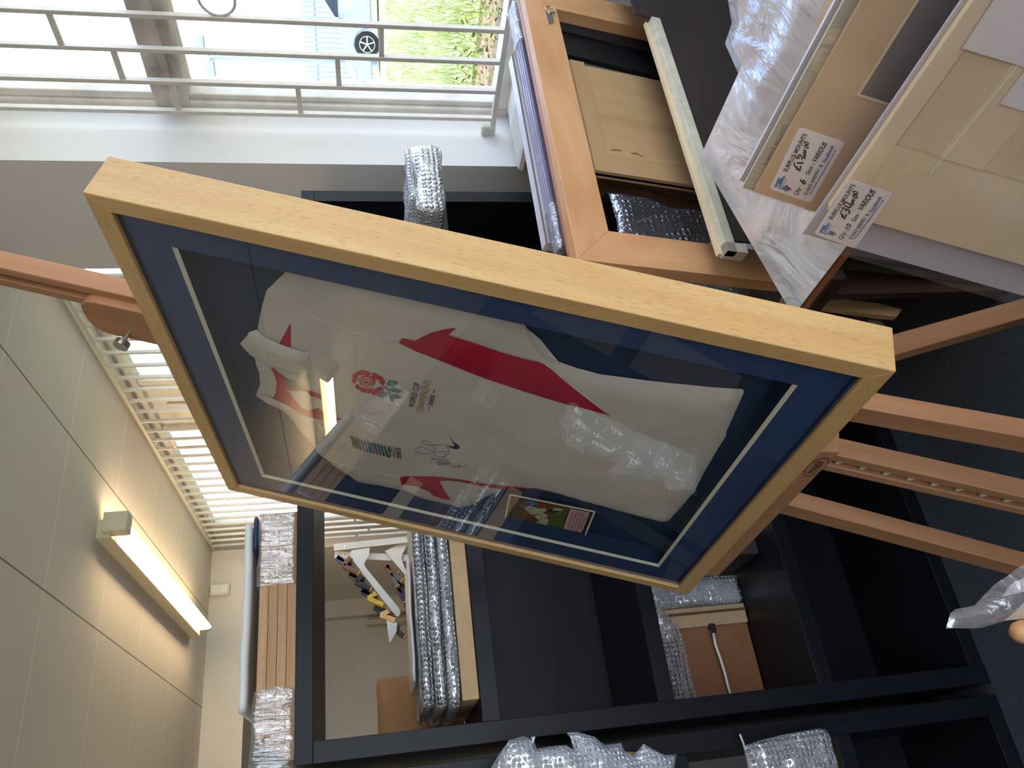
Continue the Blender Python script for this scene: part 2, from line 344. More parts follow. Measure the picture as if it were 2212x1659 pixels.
# near window (frame in the plane x=2.05)
win = bpy.data.objects.new('window_2', None); COL.objects.link(win); win['kind'] = 'structure'
f = MB(); Y0, Y1 = -2.05, 1.775
wbox(f, 2.03, 2.12, 1.757, 1.80, SILL, ZC); wbox(f, 2.03, 2.12, Y0, 1.757, SILL - .01, SILL + .04)
f.build('window_frame', M_OLDP, win, bevel=.006)
f = MB(); wbox(f, 2.02, 2.13, Y0, 1.77, 1.855, 1.955); f.build('window_transom', M_GRIME, win, bevel=.008)
f = MB(); wbox(f, 2.008, 2.05, Y0, 1.765, 1.885, 1.905); f.build('window_bead', M_GRIME, win)
f = MB(); wbox(f, 2.045, 2.10, 1.737, 1.757, SILL + .04, 1.86); wbox(f, 2.045, 2.10, Y0, 1.74, SILL + .04, SILL + .055); wbox(f, 2.04, 2.10, 1.73, 1.757, 1.955, ZC)
for yy in (-.35, -1.9): wbox(f, 2.03, 2.12, yy - .04, yy + .04, SILL, ZC)
f.build('casement', M_OLDP, win, bevel=.004)
MB().quad((2.085, Y0, SILL), (2.085, 1.745, SILL), (2.085, 1.745, ZC), (2.085, Y0, ZC)).build('pane', M_PANE, win)
# far window
win1 = bpy.data.objects.new('window_1', None); COL.objects.link(win1); win1['kind'] = 'structure'
f = MB(); wbox(f, 2.04, 2.11, 2.243, 5.72, 2.435, ZC); wbox(f, 2.04, 2.11, 5.40, 5.72, SILL, 2.435); wbox(f, 2.04, 2.11, 2.243, 2.30, SILL, 2.435); wbox(f, 2.04, 2.13, 2.243, 5.72, SILL + .03, SILL + .08)
f.build('window_frame', M_WHITEP, win1, bevel=.005)
f = MB(); wbox(f, 2.05, 2.11, 3.44, 3.48, SILL, 2.435); wbox(f, 2.05, 2.11, 3.94, 3.98, SILL, 2.435)
f.build('mullion', M_OLDP, win1, bevel=.004)
f = MB(); wbox(f, 2.075, 2.10, 3.48, 3.94, 2.0, 2.435); f.build('vent_panel', M_WHITEP, win1, bevel=.004)
MB().tube([(2.065, 3.70, 2.36), (2.06, 3.71, 2.2), (2.065, 3.73, 2.02)], .008).build('vent_cord', M_PLASTIC, win1)
MB().quad((2.09, 2.3, SILL), (2.09, 5.4, SILL), (2.09, 5.4, 2.44), (2.09, 2.3, 2.44)).build('pane', M_PANE, win1)
# shop front window behind the viewer
win3 = bpy.data.objects.new('window_3', None); COL.objects.link(win3); win3['kind'] = 'structure'
f = MB(); wbox(f, -2.5, 1.7, -2.12, -2.06, .35, .42); wbox(f, -2.5, 1.7, -2.12, -2.06, 2.29, 2.35)
for xx in (-2.47, -.4, 1.67): wbox(f, xx - .03, xx + .03, -2.12, -2.06, .4, 2.3)
f.build('window_frame', M_WHITEP, win3)
MB().quad((-2.5, -2.09, .4), (1.7, -2.09, .4), (1.7, -2.09, 2.3), (-2.5, -2.09, 2.3)).build('pane', M_PANE, win3)

# ------------------------------------------------------------------ window grilles
def grille(name, label, ys, zb, zt, y_end, crosses, rings, bottom):
    g = thing(name, label, 'window grille', (1.94, ys[0], zb))
    for y in ys: MB().box((1.932, y - .0065, zb), (1.948, y + .0065, zt)).build('bar', M_GRILLE, g, bevel=.0015)
    for (a, b, z) in crosses:
        MB().box((1.934, min(a, b), z - .007), (1.946, max(a, b), z + .007)).build('cross_bar', M_GRILLE, g, bevel=.001)
    for (y, z, r) in rings: MB().ring((1.94, y, z), (0, 1, 0), (0, 0, 1), r, .004).build('scroll_ring', M_GRILLE, g, smooth=True)
    for z, a, b in bottom: MB().box((1.93, a, z - .008), (1.95, b, z + .008)).build('rail', M_GRILLE, g, bevel=.0015)
    return g
NEARY = [1.711 - .1045 * i for i in range(14)]
def zc(px, py): return hit(px, py, 0, 1.94).z
cr = []
for px, py, k in [(118, 60, 2), (255, 140, 1), (377, 205, 0), (646, 212, 0), (731, 160, 1), (824, 95, 2)]: cr.append((NEARY[k], NEARY[k + 1], zc(px, py)))
gz = zc(1085, 130)
g = grille('window_grille', 'pale painted steel grille over the near window, running from the pier to the right edge', NEARY, gz, 2.42, 1.77, cr, [(NEARY[3] - .0525, zc(470, 10) , .045)], [(gz, NEARY[-1], 1.775), (2.41, NEARY[-1], 1.72)])
fb = hit(1050, 278, 0, 1.94)
MB().box((1.925, 1.735, gz - .008), (1.95, 1.775, gz + .035)).build('foot_bracket', M_GRILLE, g, bevel=.003)
MB().tube([(1.922, 1.755, gz + .016), (1.926, 1.755, gz + .016)], .007).build('bolt', M_STEEL, g)
FARY = [2.385 + .1045 * i for i in range(31)]
fz = [SILL + .25, 1.55, 1.95]
cr = [(FARY[14], FARY[15], 2.36), (FARY[18], FARY[19], 2.15), (FARY[19], FARY[20], 2.02), (FARY[20], FARY[21], 1.90), (FARY[21], FARY[22], 1.78)]
cr += [(FARY[i], FARY[i + 1], 1.30 + .09 * (i % 3)) for i in range(0, 30)]
grille('window_grille', 'pale painted steel grille up against the ceiling behind the pier, over the far window', FARY, SILL + .12, ZC - .012, 5.6, cr, [(FARY[15] - .052, 2.40, .05)], [(ZC - .02, 2.25, 5.60), (SILL + .13, 2.25, 5.60)])

# ------------------------------------------------------------------ ceiling lamps
def lamp(name, label, x, y0, y1, cap):
    g = thing(name, label, 'ceiling light', (x, (y0 + y1) / 2, ZC))
    MB().box((x - .045, y0, ZC - .06), (x + .035, y1, ZC)).build('body', M_LAMPM, g, bevel=.002)
    MB().prism([(x + .035, y0 + .05, ZC - .06), (x - .045, y0 + .05, ZC - .06), (x - .05, y0 + .05, ZC - .066), (x + .0, y0 + .05, ZC - .07)], (0, y1 - y0 - .1, 0)).build('reflector', M_LAMPM, g)
    MB().tube([(x + .012, y0 + .03, ZC - .098), (x + .012, y1 + .03, ZC - .098)], .019, 16).build('tube', M_TUBE, g, smooth=True)
    MB().box((x - .03, y0 - .035, ZC - .125), (x + .055, y0 + .035, ZC - .03)).build('end_cap', M_LAMPM, g, bevel=.003)
    MB().box((x - .01, y1, ZC - .115), (x + .034, y1 + .03, ZC - .06)).build('lamp_holder', M_LAMPM, g, bevel=.003)
    MB().tube([(x + .012, y1 + .03, ZC - .098), (x + .012, y1 + .05, ZC - .098)], .021, 16).build('tube_cap', M_BRASS, g)
    return g
lamp('ceiling_light', 'warm fluorescent batten light glowing on the white ceiling', 1.28, 3.32, 5.12, True)
lamp('ceiling_light', 'second warm batten light, seen only as a reflection in the picture glass', -.55, 3.2, 4.9, True)
# motion sensor
g = thing('motion_sensor', 'small white motion sensor high on the wall beside the ceiling', 'sensor', (1.65, 5.63, 2.4))
MB().box((1.615, 5.59, 2.345), (1.69, 5.63, 2.47)).build('housing', M_PLASTIC, g, bevel=.008)
MB().box((1.625, 5.582, 2.355), (1.68, 5.592, 2.405)).build('lens', M_PLASTIC, g, bevel=.004)

# ------------------------------------------------------------------ the framed jersey on its easel
PU, PV = V3((.038, -.999, .034)), V3((-.318, -.044, -.947))
PIC = Pl((.646, 1.515, 1.632), PU, PV); W, H, T, LIP = .801, .928, .062, .025
pic = thing('framed_jersey', 'large box frame in pale oak holding a cream rugby jersey on blue, on the easel', 'framed picture', PIC.p(W / 2, H, T / 2))
def mitre(a, b, c, d, nm, gr):
    mb = MB(); fr = [PIC.p(*q) for q in (a, b, c, d)]; mb.prism(fr, PIC.n * T)
    return mb.build(nm, M_FRAME, pic, grain=gr, bevel=.0012)
mitre((0, 0), (W, 0), (W - LIP, LIP), (LIP, LIP), 'frame_rail', PIC.u)
mitre((0, H), (W, H), (W - LIP, H - LIP), (LIP, H - LIP), 'frame_rail', PIC.u)
mitre((0, 0), (LIP, LIP), (LIP, H - LIP), (0, H), 'frame_stile', PIC.v)
mitre((W, 0), (W - LIP, LIP), (W - LIP, H - LIP), (W, H), 'frame_stile', PIC.v)
def plate(a0, b0, a1, b1, w0, w1, nm, mat, par=pic, P=PIC):
    return MB().prism([P.p(a0, b0, w0), P.p(a1, b0, w0), P.p(a1, b1, w0), P.p(a0, b1, w0)], P.n * (w1 - w0)).build(nm, mat, par)
plate(LIP, LIP, W - LIP, H - LIP, .048, .056, 'backing', M_NAVY2)
# mount: ring board with bevelled cream edge
m = .078; mb = MB()
for a, b, c, d in (((LIP, LIP), (W - LIP, LIP), (W - m, m), (m, m)), ((LIP, H - LIP), (W - LIP, H - LIP), (W - m, H - m), (m, H - m)), ((LIP, LIP), (m, m), (m, H - m), (LIP, H - LIP)), ((W - LIP, LIP), (W - m, m), (W - m, H - m), (W - LIP, H - LIP))):
    mb.prism([PIC.p(*q, .011) for q in (a, b, c, d)], PIC.n * .002)
mb.build('mount', M_NAVY, pic)
mb = MB(); e = .0045
for (a, b), (c, d) in (((m, m), (W - m, m)), ((W - m, m), (W - m, H - m)), ((W - m, H - m), (m, H - m)), ((m, H - m), (m, m))):
    def inn(x, y): return (x + (e if x < W / 2 else -e), y + (e if y < H / 2 else -e))
    mb.quad(PIC.p(a, b, .011), PIC.p(c, d, .011), PIC.p(*inn(c, d), .015), PIC.p(*inn(a, b), .015))
mb.build('mount_bevel', M_BEVEL, pic)
mb = MB()
for (a, b), (c, d) in (((m, m), (W - m, m)), ((W - m, m), (W - m, H - m)), ((W - m, H - m), (m, H - m)), ((m, H - m), (m, m))):
    mb.quad(PIC.p(a, b, .015), PIC.p(c, d, .015), PIC.p(c, d, .048), PIC.p(a, b, .048))
mb.build('box_side', M_NAVY2, pic)
mb = MB(); s2 = LIP + .004
for a, b, c, d in (((LIP, LIP), (W - LIP, LIP), (W - s2, s2), (s2, s2)), ((LIP, H - LIP), (W - LIP, H - LIP), (W - s2, H - s2), (s2, H - s2)), ((LIP, LIP), (s2, s2), (s2, H - s2), (LIP, H - LIP)), ((W - LIP, LIP), (W - s2, s2), (W - s2, H - s2), (W - LIP, H - LIP))):
    mb.prism([PIC.p(*q, .0065) for q in (a, b, c, d)], PIC.n * .0045)
mb.build('spacer', M_NAVY2, pic)
MB().quad(PIC.p(LIP - .003, LIP - .003, .006), PIC.p(W - LIP + .003, LIP - .003, .006), PIC.p(W - LIP + .003, H - LIP + .003, .006), PIC.p(LIP - .003, H - LIP + .003, .006)).build('glass', M_GLASS, pic)
plate(.002, .002, W - .002, H - .002, .057, .0615, 'back_board', M_MDF)

WS = .034
Z2 = lambda x, y: (500 + x / 3.318, 560 + y / 3.318)     # reading helpers for measured outlines
Z3 = lambda x, y: (900 + x / 3.318, 620 + y / 3.318)
Z8 = lambda x, y: (850 + x / 4.424, 980 + y / 4.424)
def puv(px, py): return PIC.uv(px, py, WS)
out_px = [(550,723),(558,680),(569,641),(583,628),(622,590),(760,622),(900,656),(1050,690),(1121,706),(1130,722),(1165,750),(1204,796),(1240,808),(1292,822),(1370,832),(1450,843),(1530,851),(1603,857),(1607,862),
          (1590,900),(1568,948),(1568,956),(1545,992),(1521,1032),(1499,1074),(1470,1110),(1443,1138),(1430,1140),(1342,1117),(1270,1097),(1200,1076),(1160,1068),(1120,1068),(1085,1070),(1050,1085),(1013,1104),(997,1107),(950,1097),(909,1088),
          (873,1070),(820,1060),(768,1051),(711,1012),(681,985),(655,955),(633,928),(611,897),(580,870),(556,853),(560,830),(556,800),(550,777)]
OUT = [puv(*p) for p in out_px]; OV = [Vector(p) for p in OUT]
def sd_(a, b): q = Vector((a, b)); return min(segd(q, OV[i], OV[(i + 1) % len(OV)]) for i in range(len(OV)))
def surf(a, b, d=None, lift=0.0):
    d = sd_(a, b) if d is None else d
    h = .0105 * (1 - math.exp(-d / .012)) + .0022 * noise.noise(V3((a * 9, b * 5, 1))) + .0012 * noise.noise(V3((a * 30, b * 12, 4)))
    return PIC.p(a, b, .0455 - h - lift)
shirt = sheet(OUT, lambda a, b, d: surf(a, b, d), .013).build('jersey', M_SHIRT, pic, smooth=True)
def patch(px, mat, name, lift=.0016, step=.012, par=shirt, extra=None):
    pl = [puv(*p) for p in px]
    def pf(a, b, d):
        l = lift * (1 - .4 * math.exp(-d / .002)) + (extra * min(1, d / .01) if extra else 0)
        return surf(a, b, None, l)
    o = sheet(pl, pf, step).build(name, mat, par, smooth=True); return o
patch([(862,741),(868,731),(895,738),(931,720),(955,713),(985,709),(968,725),(1030,745),(1093,765),(1162,784),(1177,792),(1245,842),(1317,897),(1216,872),(1130,846),(1051,819),(975,789),(900,760)], M_RED, 'side_panel', lift=.0022)
patch([Z8(*p) for p in [(65,225),(110,213),(400,220),(600,245),(850,290),(1060,318),(1490,380),(1250,372),(1060,366),(1010,350),(850,320),(650,275),(520,258),(440,265),(470,330),(550,445),(460,430),(380,400),(330,360),(210,310),(75,290)]], M_RED, 'side_panel', lift=.0022)
patch([(627,699),(628,750),(602,744)], M_RED, 'shoulder_flash')
patch([Z2(*p) for p in [(510,1200),(580,1240),(630,1335),(600,1330)]], M_RED, 'shoulder_flash')
# inside of the neck, then collar flaps laid over it
patch([Z2(*p) for p in [(275,765),(330,810),(400,855),(520,925),(640,965),(650,1000),(600,985),(520,950),(600,1040),(650,1080),(800,1148),(700,1155),(620,1145),(500,1110),(400,1050),(285,1008),(320,960),(325,880),(300,820)]], M_RED, 'neck_facing', lift=.0022)
patch([Z2(*p) for p in [(365,845),(450,870),(530,925),(500,935),(430,930),(385,905)]], M_GREYB, 'neck_lining', lift=.0032, step=.008)
patch([Z2(*p) for p in [(385,915),(430,932),(540,940),(600,1020),(640,1050),(560,1080),(500,1060),(440,985)]], M_SHIRT, 'placket', lift=.0034, step=.008)
patch([Z2(*p) for p in [(60,605),(85,580),(105,560),(120,535),(165,540),(300,585),(430,630),(545,665),(560,760),(580,865),(500,830),(400,800),(280,765),(200,740),(130,700),(85,640)]], M_SHIRT, 'collar', lift=.004, extra=.006)
patch([Z2(*p) for p in [(85,640),(130,700),(200,740),(280,765),(318,860),(325,940),(295,1005),(240,985),(170,988),(190,930),(185,850),(165,790),(150,720)]], M_SHIRT, 'collar_stand', lift=.001, extra=.002)
patch([Z2(*p) for p in [(165,985),(240,985),(300,1010),(420,1060),(520,1120),(620,1160),(690,1260),(640,1345),(590,1310),(480,1260),(370,1120),(250,1050)]], M_SHIRT, 'collar', lift=.003, extra=.003)
# seams as raised stitched lines
def seam(pts, mat=M_SHIRT, r=.0009, lift=.001, name='seam'):
    q = []
    for (a, b), (c, d) in zip(pts, pts[1:]):
        for k in range(5): q.append((a + (c - a) * k / 5, b + (d - b) * k / 5))
    q.append(pts[-1]); return MB().tube([surf(*puv(*p), None, lift) for p in q], r, 6).build(name, mat, shirt, smooth=True)
seam([Z2(275, 225), Z2(400, 320), Z2(520, 395), Z2(650, 440), Z2(850, 520), Z2(1000, 555), Z2(1200, 580)])
seam([Z2(545, 665), Z2(565, 770), Z2(582, 865)], r=.0016)
seam([Z2(600, 1150), Z2(640, 1200), Z2(690, 1260)])
seam([Z8(440, 265), Z8(520, 400), Z8(600, 480), Z8(660, 555)])
seam([Z3(735, 285), Z3(820, 420), Z3(930, 540), Z3(1020, 590)], r=.0014)
seam([Z3(920, 570), Z3(1100, 700), Z3(1385, 918)], r=.0012)
seam([Z2(600, 1410), Z2(780, 1470), Z2(1000, 1520), Z2(1210, 1560)])
MB().ring(surf(*puv(*Z8(235, 393)), None, .002), PIC.u, PIC.v, .004, .0012, 16, 6).build('button', M_SHIRT, shirt, smooth=True)
# crest: a red rose with green leaves, built from stitched petals
def z2p(l): return [Z2(*p) for p in l]
for l in ([(860,832),(885,824),(908,832),(900,848),(905,858),(888,880),(888,893),(868,890),(860,872),(870,852)],
          [(882,818),(905,810),(925,798),(960,800),(995,815),(985,838),(950,828),(920,835),(900,832)],
          [(1000,818),(1035,815),(1050,830),(1085,848),(1103,885),(1085,905),(1062,892),(1055,868),(1025,858),(1005,840)],
          [(1065,915),(1095,903),(1100,925),(1088,950),(1060,962),(1040,975),(1005,972),(1003,950),(1030,932)],
          [(885,905),(905,900),(925,918),(955,925),(985,930),(1018,928),(1000,950),(990,965),(960,958),(935,955),(915,938),(890,928)]):
    patch(z2p(l), M_ROSE, 'rose_petal', .002, .006)
def disc(cx, cy, rx, ry, n=14): return [Z2(cx + rx * math.cos(2 * math.pi * k / n), cy + ry * math.sin(2 * math.pi * k / n)) for k in range(n)]
patch(disc(970, 877, 62, 44), M_ROSE, 'rose_heart', .002, .006)
for r0 in (50, 34, 19):
    MB().tube([surf(*puv(*p), None, .0036) for p in disc(968, 876, r0, r0 * .72, 16)] + [surf(*puv(*disc(968, 876, r0, r0 * .72, 16)[0]), None, .0036)], .0005, 5).build('rose_outline', M_SHIRT, shirt)
for l in ([(1105,905),(1118,885),(1130,866),(1165,872),(1200,882),(1185,895),(1168,914),(1135,912)], [(1122,935),(1160,921),(1195,932),(1226,940),(1195,958),(1150,952)], [(1140,975),(1180,968),(1224,995),(1190,1000),(1160,1000)], [(1040,982),(1060,960),(1090,950),(1118,962),(1110,985),(1075,992)], [(1098,920),(1113,914),(1140,960),(1165,1022),(1143,1018),(1128,975)]):
    patch(z2p(l), M_GREENE, 'rose_leaf', .002, .006)
# writing on the jersey
def jt(s, A, B, T_, mat, name, bold=.0): 
    P3 = [PIC.p(*puv(*q), .0455 - .0128) for q in (A, B, T_)]
    return text(s, P3[0], P3[1], P3[2], mat, name, shirt, bold=bold)
jt('WORLD CUP', Z2(1308, 1060), Z2(1352, 885), Z2(1268, 1052), M_NAVYT, 'lettering', .012)
jt('CHAMPIONS', Z2(1370, 1098), Z2(1432, 872), Z2(1322, 1085), M_GOLDT, 'lettering')
jt('2003', Z2(1440, 1048), Z2(1462, 975), Z2(1408, 1040), M_NAVYT, 'lettering', .012)
for a in ((1412, 1080, 1418, 1050), (1447, 960, 1452, 928)):
    MB().tube([surf(*puv(*Z2(a[0], a[1])), None, .002), surf(*puv(*Z2((a[0] + a[2]) / 2 + 4, (a[1] + a[3]) / 2)), None, .002), surf(*puv(*Z2(a[2], a[3])), None, .002)], [.0004, .0012, .0004], 5).build('flourish', M_GOLDT, shirt)
# tournament badge: green and blue striped panel
patch(z2p([(852,1268),(900,1283),(918,1357),(875,1345)]), M_GREENE, 'badge_flag', .0022, .008)
for k in range(9):
    x = 900 + k * 23.5; y = 1284 + k * 6.2
    patch(z2p([(x, y), (x + 14, y + 4), (x + 38, y + 82), (x + 24, y + 78)]), M_GREENE if k > 5 or k % 3 == 0 else M_PURPLE if k % 2 else M_LTBLUE, 'badge_stripe', .0022, .008)
jt('RUGBY', Z2(1145, 1415), Z2(1148, 1340), Z2(1120, 1412), M_NAVYT, 'lettering', .02)
jt('WORLD CUP', Z2(1176, 1418), Z2(1178, 1343), Z2(1156, 1416), M_NAVYT, 'lettering')
jt('2003', Z2(1218, 1430), Z2(1213, 1350), Z2(1186, 1426), M_NAVYT, 'lettering', .012)
# curved tick
patch([Z3(*p) for p in [(218,1022),(232,1060),(262,1105),(300,1135),(308,1150),(298,1163),(275,1165),(240,1152),(210,1133),(250,1143),(272,1142),(268,1125),(240,1080)]], M_NAVYT, 'curved_tick', .0026, .006)
# signature in grey pen
sig = [Z2(*p) for p in [(1470,1360),(1440,1385),(1380,1385),(1330,1370),(1325,1350),(1370,1340),(1440,1370),(1460,1355),(1400,1300),(1360,1305),(1420,1330),(1520,1330),(1555,1360),(1550,1400),(1500,1415),(1460,1400),(1470,1380),(1540,1380),(1500,1440),(1430,1420),(1560,1440),(1470,1455),(1575,1460),(1480,1470),(1600,1480),(1580,1500),(1640,1470),(1620,1490),(1710,1472)]]
sp_ = []
for i in range(len(sig) - 1):
    p0, p1, p2, p3 = sig[max(i - 1, 0)], sig[i], sig[i + 1], sig[min(i + 2, len(sig) - 1)]
    for k in range(5):
        t = k / 5; sp_.append(tuple(.5 * (2 * p1[j] + (p2[j] - p0[j]) * t + (2 * p0[j] - 5 * p1[j] + 4 * p2[j] - p3[j]) * t * t + (3 * p1[j] - p0[j] - 3 * p2[j] + p3[j]) * t ** 3) for j in (0, 1)))
MB().tube([surf(*puv(*p), None, .002) for p in sp_], .0004, 4).build('signature', M_INK, shirt)
# small photograph with caption in its own window
PH = lambda x, y: PIC.uv(*Z8(x, y), .042)
pu0, pv0 = PH(1115, 390); pu1, pv1 = PH(1922, 553); ph_u1 = pu0 + (PH(1115, 390)[0] - PH(1065, 620)[0]) * -1
a_tl = PH(1065, 620); a_tr = PH(1115, 390); a_br = PH(1922, 553); a_bl = PH(1828, 785)
def lerp2(a, b, t): return (a[0] + (b[0] - a[0]) * t, a[1] + (b[1] - a[1]) * t)
def Q(s, t, w_=.0425): return PIC.p(*lerp2(lerp2(a_tl, a_tr, s), lerp2(a_bl, a_br, s), t), w_)
MB().prism([Q(0, 0), Q(1, 0), Q(1, 1), Q(0, 1)], PIC.n * .003).build('photo_mount', M_DARKPANEL, pic)
mb = MB()
for (a, b), (c, d) in (((0, 0), (1, 0)), ((1, 0), (1, 1)), ((1, 1), (0, 1)), ((0, 1), (0, 0))):
    p, q = Q(a, b, .0415), Q(c, d, .0415); mb.bar(p, q, .0028, .0015, PIC.n)
mb.build('photo_bevel', M_BEVEL, pic)
M_PHO = plain('photo_crowd', hexc('8a5a2c'), var=.3, scale=150, c2=hexc('3a2416')); M_PHG = plain('photo_grass', hexc('5a6a2c'), var=.15, scale=120)
M_PHW = plain('photo_white', hexc('cfc8a8'), var=.2, scale=200, c2=hexc('8c8a70')); M_PHR = plain('photo_red', hexc('a82a20'), var=.1); M_PINK = plain('pink_caption', hexc('d0a29c'), var=.02)
ph = MB().prism([Q(.10, .08, .0418), Q(.92, .08, .0418), Q(.92, .70, .0418), Q(.10, .70, .0418)], PIC.n * .0006).build('photograph', M_PHO, pic)
def pp(pts, mat, w_=.0413): MB().prism([Q(s, t, w_) for s, t in pts], PIC.n * .0003).build('photo_patch', mat, ph)
pp([(.10, .50), (.92, .56), (.92, .70), (.10, .70)], M_PHG, .0415)
pp([(.10, .38), (.30, .42), (.30, .52), (.10, .52)], M_PHW, .0414)
pp([(.62, .20), (.74, .26), (.70, .36), (.76, .44), (.66, .46), (.58, .42), (.50, .50), (.42, .48), (.48, .38), (.40, .30), (.52, .24)], M_PHW)
pp([(.36, .34), (.46, .36), (.44, .46), (.34, .52), (.22, .50), (.26, .40)], M_PHW)
pp([(.80, .34), (.90, .38), (.88, .46), (.78, .44)], M_PHR); pp([(.66, .48), (.78, .50), (.74, .60), (.66, .56)], M_NAVYT); pp([(.82, .18), (.92, .26), (.86, .36), (.74, .28)], M_LTBLUE)
pp([(.72, .52), (.84, .54), (.86, .64), (.80, .64)], M_PHW)
cap = MB().prism([Q(.10, .72, .0418), Q(.92, .72, .0418), Q(.92, .95, .0418), Q(.10, .95, .0418)], PIC.n * .0006).build('caption_card', M_PINK, pic)
for i, (s_, x0, x1) in enumerate((('A Winning Kick', .24, .78), ('World Cup Final Champions', .14, .88), ('in the last minute of play', .14, .88), ('Saturday 22nd November 2003', .14, .88), ('Australia 17 England 20', .26, .76))):
    t = .775 + i * .038
    text(s_, Q(x0, t, .0415), Q(x1, t, .0415), Q(x0, t - .022, .0415), M_BLACKINK, 'caption_line', cap)

# easel
ea = thing('easel', 'beech studio easel with three long uprights carrying the framed jersey', 'easel', (.3, 1.0, 0))
def EP(a, b, w_): return PIC.p(a, b, w_)
def ebar(a0, b0, a1, b1, wdt, w0, w1, nm, par=ea):
    A_, B_ = EP(a0, b0, w0), EP(a1, b1, w0); d = (B_ - A_).normalized(); sd2 = PIC.n.cross(d).normalized() * wdt / 2
    return MB().prism([A_ - sd2, A_ + sd2, B_ + sd2, B_ - sd2], PIC.n * (w1 - w0)).build(nm, M_EASEL, par, grain=d, bevel=.0015)
def btofloor(a0, b0, a1, b1, w_):   # extend along the bar until the floor
    p, q = EP(a0, b0, w_), EP(a1, b1, w_); k = (p.z - .01) / (p.z - q.z); return a0 + (a1 - a0) * k, b0 + (b1 - b0) * k
EC = .462
fa, fb_ = btofloor(.597, .98, .6115, 1.177, .078); ebar(.572, .64, fa, fb_, .037, .078, .108, 'leg')
fa, fb_ = btofloor(.290, .98, .255, 1.40, .078); ebar(.315, .64, fa, fb_, .037, .078, .108, 'leg')
fa, fb_ = btofloor(EC, .98, EC - .004, 1.30, .078)
for off in (-.0165, .0165): ebar(EC + off, -.72, EC - .004 + off, fb_ - .03, .017, .080, .112, 'mast_rail')
ebar(EC, -.72, EC - .004, fb_ - .03, .016, .100, .110, 'mast_web')
mb = MB()
for k in range(22):
    b = .98 + k * .037
    if b > fb_ - .06: break
    mb.prism([EP(EC - .0075, b, .083), EP(EC + .0075, b, .083), EP(EC + .0075, b + .014, .083), EP(EC - .0075, b + .004, .083)], PIC.n * .014)
mb.build('ratchet_teeth', M_CREAMF, ea)
ebar(.02, .965, .10, .965, .03, .07, .09, 'ledge_end')
lg = MB().prism([EP(.095, H + .001, .006), EP(.60, H + .001, .006), EP(.60, H + .030, .012), EP(.095, H + .030, .012)], PIC.n * .05).build('ledge', M_EASEL, ea, grain=PIC.u, bevel=.003)
LF = Pl(EP(.095, H + .001, .006), PIC.u, EP(.095, H + .030, .012) - EP(.095, H + .001, .006))
MB().ring(LF.p(.46, .016, -.0008), LF.u, LF.v * .45, .028, .0006, 24, 5).build('stamp_oval', M_BLACKINK, lg)
text('MABEF', LF.p(.442, .021, -.0008), LF.p(.478, .021, -.0008), LF.p(.442, .010, -.0008), M_BLACKINK, 'stamp', lg)
MB().ring(EP(.345, .985, .075), PIC.u, PIC.v, .013, .003, 24, 8).build('knob_ring', M_BRASS, ea, smooth=True)
# cross members and top clamp
ebar(.24, 1.60, .67, 1.60, .04, .108, .126, 'cross_bar'); ebar(.30, .80, .60, .80, .05, .108, .126, 'cross_bar')
def rounded(a0, b0, a1, b1, r, w0, w1, nm):
    pts = []
    for cx_, cy_, s0 in ((a1 - r, b1 - r, 0), (a0 + r, b1 - r, 90), (a0 + r, b0 + r, 180), (a1 - r, b0 + r, 270)):
        for k in range(6):
            t = math.radians(s0 + 90 * k / 5); pts.append(EP(cx_ + r * math.cos(t), cy_ + r * math.sin(t), w0))
    return MB().prism(pts, PIC.n * (w1 - w0)).build(nm, M_EASEL, ea, grain=PIC.v, bevel=.002)
rounded(.395, -.155, .465, .06, .03, .045, .080, 'clamp_block') if False else None
rounded(.385, -.17, .470, .12, .03, .066, .100, 'clamp_block')
rounded(.20, -.045, .42, .10, .028, .063, .086, 'clamp_pad')
mb = MB().tube([EP(.405, -.105, .066), EP(.405, -.105, .045)], .004).tube([EP(.405, -.105, .047), EP(.405, -.105, .037)], .012, 16)
mb.build('clamp_screw', M_STEEL, ea, smooth=False)
a_, b_ = hit(1930, 752, 1, 1.0), hit(2212, 672, 1, 1.0); d_ = (b_ - a_); foot = a_ + d_ * ((a_.z - .01) / (a_.z - b_.z)); head = a_ - d_ * ((1.75 - a_.z) / (a_.z - b_.z)) * .95
MB().bar(a_ - d_ * .9, foot, .036, .03, (0, 1, 0)).build('rear_leg', M_EASEL, ea, grain=d_, bevel=.0015)

# ------------------------------------------------------------------ black shelf units
SF, SB = 1.70, 2.075                            # front and back
ROWS = [(.0, .036), (.374, .410), (.741, .777), (1.113, 1.150), (1.482, 1.517)]
def shelf_unit(label, x0, x1, divs, backs, name='open_shelf_unit'):
    g = thing(name, label, 'shelf', ((x0 + x1) / 2, SB, 0))
    for i, (z0, z1) in enumerate(ROWS):
        a, b = (x0, x1) if i == 4 else (x0 + .04, x1 - .04)
        if i == 4: MB().box((a, SF, z0), (b, SB, z1)).build('top_board', M_BLACK, g, grain=(1, 0, 0), bevel=.0012)
        else: MB().box((a, SF + .002, z0), (b, SB, z1)).build('shelf_board', M_BLACK, g, grain=(1, 0, 0), bevel=.001)
    for x in (x0, x1 - .04): MB().box((x, SF, 0), (x + .04, SB, 1.482)).build('side_panel', M_BLACK, g, grain=(0, 0, 1), bevel=.0012)
    for x, r0, r1 in divs:
        for r in range(r0, r1): MB().box((x - .018, SF + .004, ROWS[r][1]), (x + .018, SB, ROWS[r + 1][0])).build('divider', M_BLACK, g, grain=(0, 0, 1))
    for xa, xb, r in backs: MB().box((xa, SB - .012, ROWS[r][1]), (xb, SB - .004, ROWS[r + 1][0])).build('back_panel', M_BLACK, g, grain=(1, 0, 0))
    return g
